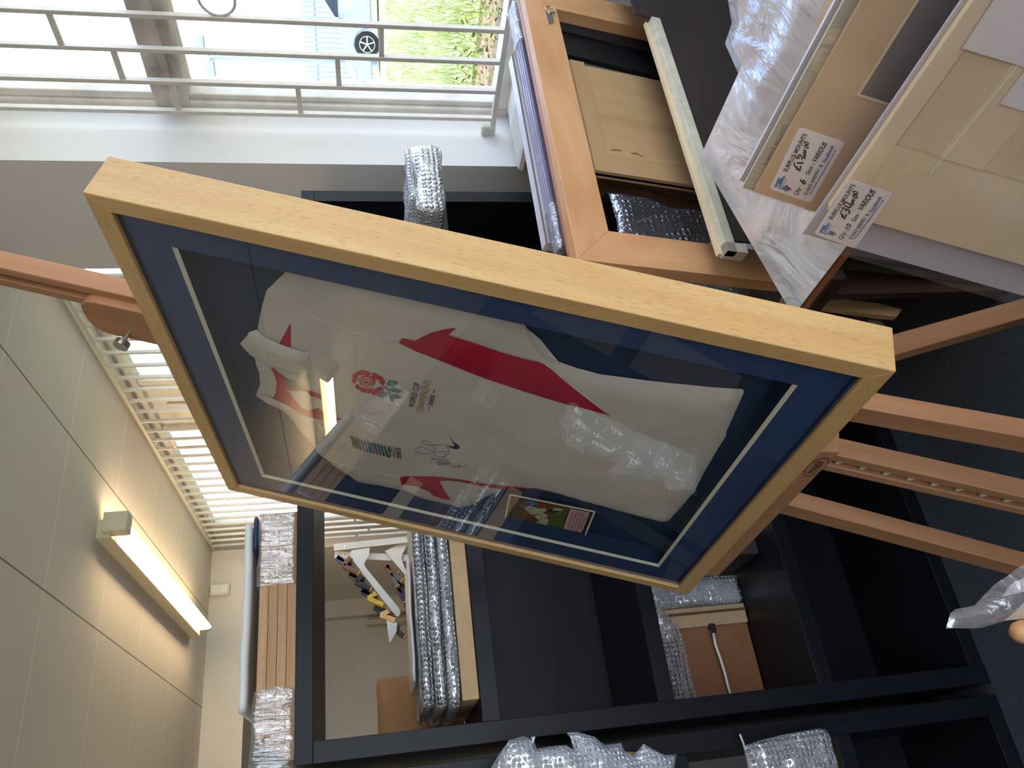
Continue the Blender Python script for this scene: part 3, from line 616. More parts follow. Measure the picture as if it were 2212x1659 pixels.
shelf_unit('tall black-brown open shelf unit behind the easel, its top holding the oak bundle', .15, 1.62, [(.89, 0, 4)],
           [(.19, .89, 2 - 0), (.91, 1.58, 3), (.91, 1.58, 2), (.91, 1.58, 0), (.19, .89, 0)][:0] + [(.19, .87, 2), (.91, 1.58, 3), (.91, 1.58, 2), (.91, 1.58, 0), (.19, .87, 0)])
shelf_unit('black-brown shelf unit standing left of the tall one, cut off by the photo edge', -1.33, .125, [(-.225, 0, 4), (-.75, 0, 4)], [(-.2, .085, 0), (-.73, -.25, 1)])

def crumple(o_, amt, sc, seed=0):
    for v in o_.data.vertices:
        n = noise.noise_vector(v.co * sc + V3((seed, seed * 2, 0))); v.co += n * amt
    return o_
def softbox(lo, hi, nx=24, ny=12, nz=4, r=.02, amt=.006, sc=14, seed=0):
    """box with rounded edges, subdivided and gently crumpled"""
    lo, hi = V3(lo), V3(hi); c = (lo + hi) / 2; h = (hi - lo) / 2; mb = MB(); bm = mb.bm; vm = {}
    def P_(i, j, k):
        key = (i, j, k)
        if key in vm: return vm[key]
        p = V3((-h.x + 2 * h.x * i / nx, -h.y + 2 * h.y * j / ny, -h.z + 2 * h.z * k / nz)); q = V3([max(-h[a] + min(r, h[a] * .98), min(h[a] - min(r, h[a] * .98), p[a])) for a in range(3)])
        d = p - q
        if d.length > 1e-6: p = q + d.normalized() * min(r, d.length if d.length < r else r)
        p = c + p; p += noise.noise_vector(p * sc + V3((seed, 0, seed))) * amt + noise.noise_vector(p * sc * 4) * amt * .3
        vm[key] = bm.verts.new(p); return vm[key]
    def face(a, b, c_, d): bm.faces.new((a, b, c_, d))
    for i in range(nx):
        for j in range(ny):
            for k in (0, nz): face(P_(i, j, k), P_(i + 1, j, k), P_(i + 1, j + 1, k), P_(i, j + 1, k))
    for i in range(nx):
        for k in range(nz):
            for j in (0, ny): face(P_(i, j, k), P_(i + 1, j, k), P_(i + 1, j, k + 1), P_(i, j, k + 1))
    for j in range(ny):
        for k in range(nz):
            for i in (0, nx): face(P_(i, j, k), P_(i, j + 1, k), P_(i, j + 1, k + 1), P_(i, j, k + 1))
    return mb
def wrapped(name, label, cat, lo, hi, core=M_BUBCORE, wrap=M_BUBBLE, group=None, pad=.012, seed=0, rot=None, amt=.006, corename='wrapped_frame'):
    g = thing(name, label, cat, ((lo[0] + hi[0]) / 2, (lo[1] + hi[1]) / 2, lo[2]), group)
    a = MB().box([lo[i] + pad for i in range(3)], [hi[i] - pad for i in range(3)]).build(corename, core, g, bevel=.002)
    d = [max(2, int((hi[i] - lo[i]) / .022)) for i in range(3)]
    b = softbox(lo, hi, d[0], d[1], d[2], r=.018, amt=amt, seed=seed).build('wrapping', wrap, g, smooth=True)
    if rot:
        piv = V3(g.location); R = Matrix.Translation(piv) @ rot @ Matrix.Translation(-piv)
        g.matrix_world = R @ g.matrix_world
    return g

# things on top of the tall unit
bun = thing('oak_board_bundle', 'bundle of four flat oak boards in stretch wrap on the black shelf top', 'wood bundle', (.42, 1.85, 1.5175))
y0 = 1.722
for i in range(4):
    z0 = 1.5185 + i * .0192
    MB().box((.163 + .014 * i, y0, z0), (.672, y0 + .26, z0 + .0185)).build('oak_board', M_OAK, bun, grain=(1, 0, 0), bevel=.001)
for xa, xb in ((.148, .30), (.505, .682)):
    softbox((xa, y0 - .006, 1.5175), (xb, y0 + .266, 1.602), 18, 14, 8, r=.008, amt=.0035 if xa > .3 else .007, sc=22).build('stretch_wrap', M_STRETCH, bun, smooth=True)
o = softbox((.262, 1.735, 1.615), (.66, 2.02, 1.634), 24, 14, 2, r=.008, amt=.003, sc=9).build('paper_wrapped_panel', M_GREYP, smooth=True)
tag(o, 'flat panel wrapped in grey-white paper on top of the oak boards', 'parcel')
o = softbox((.59, 1.725, 1.603), (.668, 1.90, 1.6135), 6, 10, 3, r=.006, amt=.002).build('blue_packet', plain('blue_card', hexc('25335c'), rough=.4), smooth=True)
tag(o, 'small dark blue packet tucked between the oak bundle and the paper panel', 'packet')

# upper left compartment
o = MB().box((.235, 1.71, 1.151), (.865, 2.05, 1.186)).build('fibreboard_panel', M_MDF, bevel=.002); tag(o, 'thick tan fibreboard slab lying under the bubble-wrapped frames', 'board')
for i in range(3):
    z0 = 1.188 + i * .0275
    wrapped('bubble_wrapped_picture', ['lowest bubble-wrapped frame on the tan slab in the shelf', 'middle bubble-wrapped frame of three on the tan slab', 'top bubble-wrapped frame of three on the tan slab'][i], 'wrapped frame',
            (.222 + .004 * i, 1.70 - .008 * i, z0), (.80, 2.0, z0 + .0265), seed=i * 3, group='bubble-wrapped frames stacked in the shelf', pad=.006, amt=.003)
o = softbox((.29, 1.75, 1.2745), (.56, 1.98, 1.281), 14, 12, 1, r=.004, amt=.003).build('white_envelope', M_LILAC, smooth=True); tag(o, 'pale lilac envelope lying on top of the bubble-wrapped frames', 'envelope')
o = softbox((.205, 2.085, 1.15), (.36, 2.11, 1.36), 8, 2, 10, r=.006, amt=.004).build('kraft_paper_sheet', M_KRAFT, smooth=True); tag(o, 'folded brown kraft paper standing behind the shelf opening', 'paper')
# right upper compartment
g = wrapped('bubble_wrapped_picture', 'bubble-wrapped parcel with a bare wooden end sticking out beside the grey pier', 'wrapped frame', (1.28, 1.40, 1.153), (1.50, 1.90, 1.225), seed=11, amt=.010, pad=.014,
            wrap=film('bubble_wrap_lit', clear=.25, gloss=.4, scale=18, bump=.8, rough=.2, bubbles=80, diff=(.75, .74, .74)))
MB().box((1.485, 1.47, 1.195), (1.545, 1.49, 1.209)).build('wooden_end', M_MAPLE, g, bevel=.002)
b_ = softbox((1.32, 1.41, 1.222), (1.49, 1.60, 1.24), 10, 12, 3, r=.012, amt=.010, sc=18, seed=5).build('loose_wrap', M_BUBBLE, g, smooth=True)

# third row: backs of framed pictures standing in the shelf
g = thing('picture_back', 'brown-backed picture with white hanging cord standing in the third shelf row', 'framed picture', (.37, 1.95, .411))
MB().box((.20, 1.965, .412), (.432, 1.985, .735)).build('backing_board', M_BROWNB, g, bevel=.002)
MB().box((.383, 1.955, .412), (.432, 1.966, .735)).build('frame_stile', M_MDF, g, bevel=.002)
MB().box((.414, 1.952, .412), (.420, 1.957, .735)).build('tape_edge', M_DARKWOOD, g)
mb = MB().tube([hit(a, b, 1, 1.945) for a, b in ((1541, 1368), (1545, 1392), (1554, 1417), (1566, 1455), (1572, 1480), (1578, 1500))], .0035, 8); mb.build('cord', M_PLASTIC, g, smooth=True)
cc_ = hit(1539, 1356, 1, 1.948)
MB().obox(cc_, (.010, 0, 0), (0, .005, 0), (0, 0, .008)).build('cord_clip', M_BLACKINK, g, bevel=.003)
MB().ring(hit(1541, 1367, 1, 1.946), (1, 0, 0), (0, 0, 1), .008, .0015, 16, 6).build('ring', M_STEEL, g)
hw = [hit(a, b, 1, 1.90) for a, b in ((1425, 1300), (1440, 1325), (1468, 1350), (1478, 1385), (1488, 1430), (1500, 1480))]
hw = [(p.x, p.z) for p in hw] + [(.195, hit(1506, 1500, 1, 1.9).z), (.195, .738), (hw[0].x + .02, .738)]
o = sheet(hw, lambda a, b, d: V3((a, 1.90 + .012 * noise.noise(V3((a * 14, 0, b * 14))) - .01 * min(1, d / .02), b)), .015).build('hanging_wrap', M_BUBBLE, None, smooth=True)
g2 = thing('bubble_wrapped_picture', 'picture in blue-grey bubble wrap standing behind the cord in the third row', 'wrapped frame', (.60, 1.97, .411))
MB().box((.442, 1.965, .414), (.50, 1.985, .735)).build('wrapped_frame', M_GREYP, g2)
softbox((.436, 1.945, .413), (.508, 1.995, .737), 8, 3, 18, r=.01, amt=.004, seed=2).build('wrapping', M_BUBBLE, g2, smooth=True)
tag(o, 'loose piece of bubble wrap draped above the brown-backed picture', 'bubble wrap')
for i, (xa, xb, mm) in enumerate(((.515, .565, M_DARKPANEL), (.572, .60, M_GREYP), (.61, .68, M_MDF))):
    o = MB().box((xa, 1.80, .411), (xb, 1.99, .70 - .02 * i)).build('stored_frame', mm, bevel=.002); tag(o, ['dark frame edge standing in the third row beside the wrapped picture', 'pale grey frame edge in the third row under the jersey frame corner', 'tan frame edge deepest in the third row behind the jersey frame'][i], 'frame')

# left unit: wrapped things sticking out at the photo edge
def drape(name, label, cat, mat, px, y, depth, step=.012, amp=.012, seed=0, parent=None):
    pts = [hit(a, b, 1, y) for a, b in px]
    o = sheet([(p.x, p.z) for p in pts], lambda a, b, d: V3((a, y - amp * min(1, d / .015) + amp * .9 * noise.noise(V3((a * 30, seed, b * 30))), b)), step).build(name, mat, parent, smooth=True)
    m_ = o.modifiers.new('solid', 'SOLIDIFY'); m_.thickness = depth; m_.offset = -1
    if label: tag(o, label, cat)
    return o
MB_ = None
g = thing('wrapped_moulding', 'brown-paper frame in torn bubble wrap poking from the left shelf unit', 'wrapped frame', (.03, 1.6, .777))
MB().prism([hit(a, b, 1, 1.62) for a, b in ((1085, 1640), (1110, 1618), (1400, 1625), (1440, 1655), (1440, 1760), (1080, 1760))], (0, .07, 0)).build('moulding', M_KRAFT, g, grain=(0, 0, 1))
drape('torn_wrap', None, None, film('bubble_wrap_torn', clear=.35, gloss=.24, scale=14, bump=.6, rough=.2, bubbles=105, diff=(.72, .76, .84)), [(1060, 1659), (1080, 1625), (1098, 1600), (1130, 1590), (1152, 1597), (1158, 1618), (1185, 1612), (1222, 1610), (1240, 1620), (1232, 1592), (1226, 1582), (1250, 1580), (1285, 1592), (1310, 1608), (1340, 1606), (1350, 1622), (1372, 1630), (1388, 1608), (1410, 1618), (1432, 1632), (1462, 1630), (1458, 1670), (1440, 1760), (1060, 1760)], 1.59, .004, amp=.02, parent=g)
MB().tube([hit(1150, 1604, 1, 1.58), hit(1154, 1592, 1, 1.575), hit(1148, 1594, 1, 1.575)], .0022, 6).build('tape_end', M_PLASTIC, g)
g = thing('wrapped_panel', 'cream panel in bubble wrap with an orange edge at the lower left unit', 'wrapped frame', (.02, 1.66, .41))
MB().prism([hit(a, b, 1, 1.665) for a, b in ((1618, 1622), (1755, 1590), (1800, 1760), (1640, 1760))], (0, .02, 0)).build('panel', M_CREAMB, g)
MB().bar(hit(1764, 1592, 1, 1.66), hit(1802, 1720, 1, 1.66), .008, .02).build('orange_edge', plain('orange_tape', hexc('b0713a')), g)
drape('bubble_cover', None, None, M_BUBBLE, [(1606, 1612), (1690, 1590), (1765, 1577), (1782, 1578), (1792, 1590), (1815, 1680), (1830, 1760), (1630, 1760)], 1.65, .004, amp=.012, seed=4, parent=g)
o = MB().tube([hit(1598, 1586, 1, 1.68), hit(1606, 1606, 1, 1.68), hit(1612, 1630, 1, 1.68)], .002, 6).build('hanging_string', M_PLASTIC); tag(o, 'thin white cord hanging in front of the left shelf unit', 'cord')

# ------------------------------------------------------------------ browser rack: frames leaning, then mount packs
LEAN = V3((0, .178, -.984))                     # downwards along the leaning frames
def fplane(y0, z0): return Pl((.8, y0, z0), (1, 0, 0), LEAN)
def fframe(P, a0, b0, a1, b1, wd, th, mat, par, names=('frame_rail', 'frame_stile'), w0=0.0):
    def M4(q, nm, gr): MB().prism([P.p(*x, w0) for x in q], P.n * th).build(nm, mat, par, grain=gr, bevel=.001)
    M4([(a0, b0), (a1, b0), (a1 - wd, b0 + wd), (a0 + wd, b0 + wd)], names[0], P.u); M4([(a0, b1), (a1, b1), (a1 - wd, b1 - wd), (a0 + wd, b1 - wd)], names[0], P.u)
    M4([(a0, b0), (a0 + wd, b0 + wd), (a0 + wd, b1 - wd), (a0, b1)], names[1], P.v); M4([(a1, b0), (a1 - wd, b0 + wd), (a1 - wd, b1 - wd), (a1, b1)], names[1], P.v)
PM = fplane(1.08, .985)
ao, bo = PM.uv(1247, 560); ai, bi = PM.uv(1317, 506); at2, bt2 = PM.uv(1128, 0); ar, br_ = PM.uv(1203, 18)
wd = .062
g = thing('maple_frame', 'large empty maple frame seen from behind, a wire ring screwed to its top rail', 'picture frame', PM.p(ao + .4, bo + .9))
fframe(PM, ao, bo, 1.685 - .8, bo + .545, (ai - ao + bi - bo) / 2 + .004, .03, M_MAPLE, g)
mb = MB(); 
for q in ([(ao, bo - .001), (1.685 - .8, bo - .001), (1.685 - .8, bo + .001), (ao, bo + .001)],): mb.prism([PM.p(*x, .022) for x in q], PM.n * .010)
mb.build('red_edge', plain('red_stain', hexc('b27560'), rough=.5), g)
dr = PM.p(*PM.uv(1182, 26), -.002)
MB().prism([PM.p(*PM.uv(a, b), -.003) for a, b in ((1178, 30), (1191, 28), (1196, 50), (1184, 52))], PM.n * .003).build('ring_plate', M_STEEL, g)
MB().ring(PM.p(*PM.uv(1187, 24), -.004), PM.u, PM.v, .011, .0014, 20, 6).build('wire_ring', M_STEEL, g, smooth=True)
def slab(P, px, th, mat, nm, par=None, w0=0.0, grain=None, bevel=0): return MB().prism([P.at(a, b, w0) for a, b in px], P.n * th).build(nm, mat, par, grain=grain, bevel=bevel)
# frames behind it
def wrapbit(P, q, par, th, mat=M_STRETCH, nm='plastic_wrap', w0=-.006):
    us = [x[0] for x in q]; vs = [x[1] for x in q]; bx = softbox((min(us), min(vs), w0), (max(us), max(vs), w0 + th), 10, 8, 3, r=.006, amt=.003, sc=30)
    for v in bx.bm.verts: v.co = P.p(v.co.x, v.co.y, v.co.z)
    return bx.build(nm, mat, par, smooth=True)
RZ = .44
q1, q2 = hit(1205, 553, 1, 1.18), hit(1115, 30, 1, 1.18)
P1 = fplane(1.148, q1.z)
g = thing('plastic_wrapped_frame', 'purple-grey moulded frame in clear plastic, directly behind the maple frame', 'picture frame', P1.p(.4, .5))
a0, a1 = q1.x - .8, min(q2.x, 1.70) - .8
fframe(P1, a0, 0, a1, (q1.z - RZ) / .984, .045, .035, plain('purple_grey_moulding', hexc('6f6878'), rough=.3, var=.1), g)
for k in range(3):
    y_ = .008 + .009 * k; MB().prism([P1.p(a0, .001, y_), P1.p(a1, .001, y_), P1.p(a1, -.0022, y_), P1.p(a0, -.0022, y_)], P1.n * .003).build('moulding_ridge', plain('lilac_ridge', hexc('aaa4bd'), rough=.2), g)
wrapbit(P1, [(a0 - .006, -.006), (a0 + .11, .06)], g, .045); wrapbit(P1, [(a1 - .14, -.006), (a1 + .006, .06)], g, .045)
q1, q2 = hit(1175, 542, 1, 1.222), hit(1104, 137, 1, 1.222)
P2 = fplane(1.197, q1.z)
g = thing('lilac_white_frame', 'flat lilac-white frame at the back of the leaning frames, next to the pier', 'picture frame', P2.p(.4, .5))
fframe(P2, q1.x - .8, 0, q2.x - .8, (q1.z - RZ) / .984, .05, .025, plain('pale_lilac_paint', hexc('cfcad2'), rough=.35, var=.03, scale=60), g)
MB().prism([P2.p(q1.x - .8, -.0006, .0), P2.p(q2.x - .8, -.0006, .0), P2.p(q2.x - .8, .003, .0), P2.p(q1.x - .8, .003, .0)], -P2.n * .002).build('wood_edge', M_GREYB, g)
# plywood-backed picture and carved dark frame seen through the maple frame
P3 = fplane(1.126, .92)
g = thing('plywood_backed_picture', 'picture turned round, plywood back and loose brown tape, seen through the maple frame', 'framed picture', P3.p(.6, .4))
c0, c1, c2 = P3.uv(1287, 367), P3.uv(1507, 403), P3.uv(1231, 128)
ua, va, ub = c0[0], c0[1], c2[0]; vb = va + .37
MB().prism([P3.p(ua, va, .008), P3.p(ub, va, .008), P3.p(ub, vb, .008), P3.p(ua, vb, .008)], P3.n * .006).build('plywood_panel', M_PLY, g, grain=P3.v)
MB().prism([P3.p(ua, va, 0), P3.p(ub, va, 0), P3.p(ub, va + .035, 0), P3.p(ua, va + .035, 0)], P3.n * .02).build('rail', M_PLY, g, grain=P3.u)
MB().prism([P3.p(ua, va + .035, 0), P3.p(ua + .055, va + .035, 0), P3.p(ua + .055, vb, 0), P3.p(ua, vb, 0)], P3.n * .02).build('stile', M_PLY, g, grain=P3.v)
for k in range(2):
    mb = MB(); t = va + .05 + k * .05; mb.tube([P3.p(ua + .075 + .004 * math.sin(k * 3), t, .007), P3.p(ua + .078, t + .014, .0065), P3.p(ua + .073 + .006 * math.cos(k * 2), t + .03, .007)], [.0006, .0016, .0006], 5)
    mb.build('torn_tape', M_KRAFT, g)

P4 = fplane(1.33, .90)
g = thing('carved_dark_frame', 'ornate dark brown frame behind the plywood-backed picture, its side bulging in curves', 'picture frame', P4.p(.55, .85))
mb = MB(); mid = [P4.at(a, b) for a, b in ((1270, 425), (1300, 392), (1340, 398), (1400, 405), (1450, 425), (1500, 432), (1540, 440), (1600, 450))]
for off, r_ in ((0, .020), (.022, .014), (-.020, .012)): mb.tube([p + P4.u * off for p in mid], [r_ * (1 + .25 * math.sin(i * 2.1)) for i in range(len(mid))], 10)
mb.build('carved_side', M_DARKWOOD, g, smooth=True, grain=P4.v)
MB().bar(P4.at(1270, 405, .01), P4.at(1205, 80, .01), .03, .02, P4.n).build('carved_top', M_DARKWOOD, g, grain=P4.u)
PB = fplane(1.126, .90)
g = thing('black_moulding_frame', 'black stepped moulding just inside the right end of the maple frame opening', 'picture frame', PB.p(.7, .46))
slab(PB, [(1185, 8), (1600, 120), (1612, 165), (1198, 62)], .012, plain('black_lacquer', hexc('1b1c20'), rough=.4), 'frame_stile', g)
slab(PB, [(1198, 62), (1612, 165), (1635, 215), (1220, 116)], .012, plain('black_step', hexc('101114'), rough=.5), 'inner_step', g, w0=.006)
MB().bar(PB.at(1190, 12, -.002), PB.at(1600, 114, -.002), .006, .004, PB.n).build('copper_line', plain('copper_line', hexc('8a5a44'), rough=.5), g)
g = wrapped('bubble_wrapped_picture', 'silvery bubble-wrapped picture low down behind the maple frame opening', 'wrapped frame', (.98, 1.44, .445), (1.60, 1.48, .72), seed=9, wrap=film('bubble_wrap_silver', clear=.2, gloss=.45, scale=14, bump=.9, rough=.16, bubbles=65, diff=(.62, .65, .70)))
# cream frame with dark backing
PC = fplane(1.04, .72)
cl, ct = PC.uv(1572, 541); crx, cry = PC.uv(1404, 34)
g = thing('cream_moulding_frame', 'cream moulded frame with dark brown backing in front of the maple frame', 'picture frame', PC.p(.4, .7))
x1c = 1.52 - .8; 
MB().prism([PC.p(cl, ct, 0), PC.p(crx, ct, 0), PC.p(crx, ct + .022, 0), PC.p(cl, ct + .022, 0)], PC.n * .016).build('frame_rail', M_CREAMF, g, grain=PC.u, bevel=.001)
MB().prism([PC.p(cl + .004, ct - .008, .016), PC.p(crx, ct - .008, .016), PC.p(crx, ct + .03, .016), PC.p(cl + .004, ct + .03, .016)], PC.n * .010).build('frame_rebate', M_CREAMB, g, grain=PC.u, bevel=.001)
MB().prism([PC.p(cl, ct, 0), PC.p(cl + .022, ct + .0, 0), PC.p(cl + .022, ct + .045, 0), PC.p(cl, ct + .045, 0)], PC.n * .024).build('frame_stile', M_CREAMF, g, grain=PC.v, bevel=.001)
MB().prism([PC.p(cl + .03, ct + .02, .003), PC.p(crx, ct + .02, .003), PC.p(crx, ct - .04, .003), PC.p(crx + .215, ct - .04, .003), PC.p(crx + .215, ct + .72, .003), PC.p(cl + .03, ct + .72, .003)], PC.n * .004).build('backing_board', M_DARKPANEL, g)

# white polythene-wrapped board lying almost flat across the rack
PWb = Pl(hit(1515, 338, 1, .957), (0, -1, 0), (-.981, 0, -.194))
g = thing('polythene_wrapped_board', 'white board wrapped in milky polythene, lying almost flat across the rack behind the mounts', 'board', PWb.p(.3, .15))
# two axes: a toward viewer, b toward the left/down
MB().prism([PWb.p(0, 0, .004), PWb.p(.62, 0, .004), PWb.p(.62, .36, .004), PWb.p(0, .36, .004)], V3((0, 0, -.006))).build('hardboard', M_BROWNB, g)
o = sheet([(0, 0), (.62, 0), (.62, .356), (0, .356)], lambda a, b, d: PWb.p(a, b, 0) + V3((0, 0, .002 + .010 * abs(noise.noise(V3((a * 5 + b * 3, b * 7, 2)))) * min(1, d / .03))), .02).build('polythene', M_WHITEWRAP, g, smooth=True)

def pack(corner_px, x0, slope):
    c = hit(corner_px[0], corner_px[1], 0, x0); return Pl(c, (0, -1, 0), slope)
def rect(P, a0, b0, a1, b1, w0, th, mat, nm, par, bevel=0): return MB().prism([P.p(a0, b0, w0), P.p(a1, b0, w0), P.p(a1, b1, w0), P.p(a0, b1, w0)], P.n * th).build(nm, mat, par, bevel=bevel)
def filmover(P, a0, b0, a1, b1, w_, par, mat=M_FILM, amp=.003, sc=7, step=.03):
    return sheet([(a0, b0), (a1, b0), (a1, b1), (a0, b1)], lambda a, b, d: P.p(a, b, w_ - amp * .5 + amp * noise.noise(V3((a * sc, b * sc * .6, 3)))), step).build('clear_bag', mat, par, smooth=True)
R7 = lambda x, y: (1650 + x / 5.183, 240 + y / 5.183)
R4 = lambda x, y: (1550 + x / 2.764, y / 2.764)
def label(P, par, corners, lines, blue, purple, w_, logo):
    pts = [P.at(*R7(*c), w_) for c in corners]
    # rounded corners
    q = []
    for i in range(4):
        a, b, c = pts[i - 1], pts[i], pts[(i + 1) % 4]
        for t in (.0, .5, 1.0):
            p = b + (a - b).normalized() * .004 * (1 - t) + (c - b).normalized() * .004 * t
            q.append(p if t != .5 else p.lerp(b, .35))
    lb = MB().prism(q, P.n * .0003).build('price_sticker', M_STICKER, par)
    lf = -P.n * .0003
    for s_, A, B, T_, mt, bd in lines: text(s_, P.at(*R7(*A), w_), P.at(*R7(*B), w_), P.at(*R7(*T_), w_), mt, 'lettering', lb, lift=lf, bold=bd)
    MB().prism([P.at(*R7(*c), w_) + lf for c in purple], P.n * .0001).build('logo_ribbon', M_PURPLE, lb)
    MB().prism([P.at(*R7(*c), w_) + lf * 1.3 for c in blue], P.n * .0001).build('logo_flag', M_LTBLUE, lb)
    for s_, A, B, T_ in logo: text(s_, P.at(*R7(*A), w_), P.at(*R7(*B), w_), P.at(*R7(*T_), w_), M_STICKER, 'logo_lettering', lb, lift=lf * 2, bold=.03)
# film-wrapped pack furthest back, all creases and window glare
PK0 = pack((1597, 392), .735, (-.405, 0, -.914))
g = thing('film_wrapped_mount_pack', 'pack in crinkled shiny film catching blue window light, furthest back of the packs', 'mount pack', PK0.p(.3, .8))
rect(PK0, 0, 0, .75, .88, .002, .010, M_LILAC, 'mount_boards', g)
fl = [PWb.uv(*p) for p in ((1569, -60), (1581, 50), (1565, 95), (1598, 165), (1622, 222), (1655, 292), (1690, 215), (1760, 70), (1800, -60))]
PWs = Pl(PWb.p(0, 0) + V3((0, 0, .030)), PWb.u, PWb.v)
fl = [PWs.uv(*p) for p in ((1569, -60), (1581, 50), (1565, 95), (1598, 165), (1622, 222), (1655, 292), (1690, 215), (1760, 70), (1800, -60))]
sheet(fl, lambda a, b, d: PWs.p(a, b, 0) + V3((0, 0, .007 * noise.noise(V3((a * 9, b * 16, 1))) + .0014 * noise.noise(V3((a * 50, b * 22, 5))))), .007).build('film_flap', M_FILM2, g, smooth=True)
sheet(fl, lambda a, b, d: PWs.p(a, b, 0) + V3((0, 0, -.012)), .03).build('flap_board', M_CREAMB, g)
# greige pack with its sticker half hidden
PK1 = pack(R4(150, 1120), .718, (-.405, 0, -.914))
g = thing('greige_mount_pack', 'greige mount pack with its sticker half covered, squeezed behind the tan pack', 'mount pack', PK1.p(.3, .8))
rect(PK1, 0, 0, .75, .91, 0, .010, M_GREENB, 'mount_boards', g)
lb = rect(PK1, 0, 0, .001, .001, 0, .0001, M_STICKER, 'price_sticker', g)
text('SURPLUS MOUNTS', PK1.at(*R7(35, 618), -.0005), PK1.at(*R7(262, 165), -.0005), PK1.at(*R7(2, 600), -.0005), M_BLACKINK, 'lettering', g, bold=.02)
filmover(PK1, .0, .0, .75, .68, -.003, g)
# tan pack
PK2 = pack(R4(215, 1150), .70, (-.405, 0, -.914))
g = thing('tan_mount_pack', 'tan mount pack with the 15 pound sticker, a dark aperture cut in it', 'mount pack', PK2.p(.3, .8))
rect(PK2, 0, 0, .75, .92, .0015, .010, M_TANB, 'mount_boards', g, bevel=.0004)
ap = [PK2.uv(*R4(*p)) for p in ((850, 565), (975, 600), (1330, 0), (1160, 0))]
u0 = ap[0][0]; v0 = ap[0][1]; v1 = max(ap[1][1], v0 + .05)
rect(PK2, u0, v0, .72, v1 + .25, .0012, .0003, M_GREYB, 'aperture', g)
rect(PK2, u0 - .003, v0 - .003, .72, v0, .0008, .0006, M_CREAMB, 'aperture_bevel', g); rect(PK2, u0 - .003, v0, u0, v1 + .25, .0008, .0006, M_CREAMB, 'aperture_bevel', g)
for k in range(3):
    rect(PK2, -.004 - .001 * k, .072 + .004 * k, .01, .084, .004 + .002 * k, .0015, M_CREAMF, 'board_corner', g)
label(PK2, g, ((395, 178), (912, 352), (520, 1032), (62, 868)), [
    ('SURPLUS MOUNTS', (258, 683), (490, 262), (213, 667), M_BLACKINK, .03),
    ('£', (405, 682), (420, 608), (322, 640), M_BLACKINK, .03), ('15', (445, 590), (420, 478), (372, 590), M_BLACKINK, .03), ('=', (476, 545), (488, 440), (425, 520), M_BLACKINK, .08), ('00', (500, 425), (505, 345), (448, 410), M_BLACKINK, .04),
    ('Qty :', (372, 948), (430, 835), (332, 930), M_BLACKINK, .015), ('6', (465, 830), (470, 775), (402, 800), M_BLACKINK, .04),
    ('Size :', (508, 718), (570, 590), (462, 700), M_BLACKINK, .015), ('VARIOUS', (580, 580), (712, 365), (535, 552), M_BLACKINK, .035),
    ('01665 600901 &', (482, 942), (665, 600), (443, 930), M_BLACKINK, .01), ('Facebook', (692, 580), (790, 392), (652, 562), M_BLUEINK, .02),
    ('www.theframingdepartment.co.uk', (520, 942), (818, 428), (500, 930), M_BLUEINK, .01)],
    ((112, 850), (165, 742), (185, 755), (238, 720), (250, 745), (268, 762), (228, 832), (262, 880), (245, 905), (228, 880), (175, 868), (160, 850)),
    ((225, 855), (250, 820), (320, 882), (285, 878), (280, 900), (262, 888)), .0012,
    [('The', (160, 855), (175, 815), (142, 845)), ('Framing', (205, 862), (262, 742), (172, 850)), ('Department', (222, 850), (262, 765), (212, 846))])
filmover(PK2, .0, .0, .75, .75, -.0035, g, film('clear_film_tan', clear=.88, gloss=.10, scale=4, bump=.5, rough=.2))
# lilac-backed cream pack in front
PK3 = pack((1733, 505), .62, (-.355, 0, -.935))
g = thing('cream_mount_pack', 'nearest mount pack, cream mounts on a lilac board with the 30 pound sticker', 'mount pack', PK3.p(.3, .8))
rect(PK3, 0, 0, .80, .82, .0, .004, M_LILAC, 'backing_board', g, bevel=.0006)
ca, cb = PK3.uv(*R4(620, 1205), -.002); fa_, fb2 = PK3.uv(*R4(690, 1222), -.013); cb = 0.006
for k in range(7): rect(PK3, ca + .0006 * (k % 3), fb2 - .002 + .0003 * (k % 2), .78, .80, -.0019 - .0019 * k, .0017, M_CREAMB, 'mount_board', g)
w3 = -.0134
a1_, b1_ = PK3.uv(*R4(1075, 860), w3); a2_, b2_ = PK3.uv(*R4(1260, 1030), w3); a3_, b3_ = PK3.uv(*R4(1310, 935), w3)
print('mount', ca, fb2, a1_, b1_, a2_, b2_, a3_, b3_)
mt2 = plain('cream_mount_inner', hexc('d8bd96'), rough=.75, var=.03, scale=5)
rect(PK3, a1_, b1_, .76, .70, w3 - .0006, .0007, mt2, 'inner_mount', g); rect(PK3, a1_ - .0015, b1_ - .0015, .76, b1_, w3 - .001, .001, M_TANB, 'bevel_edge', g)
rect(PK3, a3_, b3_, .74, b3_ + .05, w3 - .0014, .0008, M_CREAMB, 'card_strip', g)
rect(PK3, a3_ + .0, b3_ + .052, .74, .66, w3 - .0010, .0006, mt2, 'lower_mount', g); rect(PK3, a2_, b2_ + .0, .74, b2_ + .0025, w3 - .0022, .0016, M_BEVEL, 'card_edge', g)
for cpts, mt_ in ((((1460, 290), (2300, 540), (2620, -120), (1730, -120)), M_LILAC), (((1685, 620), (2200, 780), (2260, 600), (1850, 400)), M_LILAC)):
    MB().prism([PK3.at(*R4(*c), w3 - .003) for c in cpts], PK3.n * .0006).build('paper_sheet', M_STICKER, g)
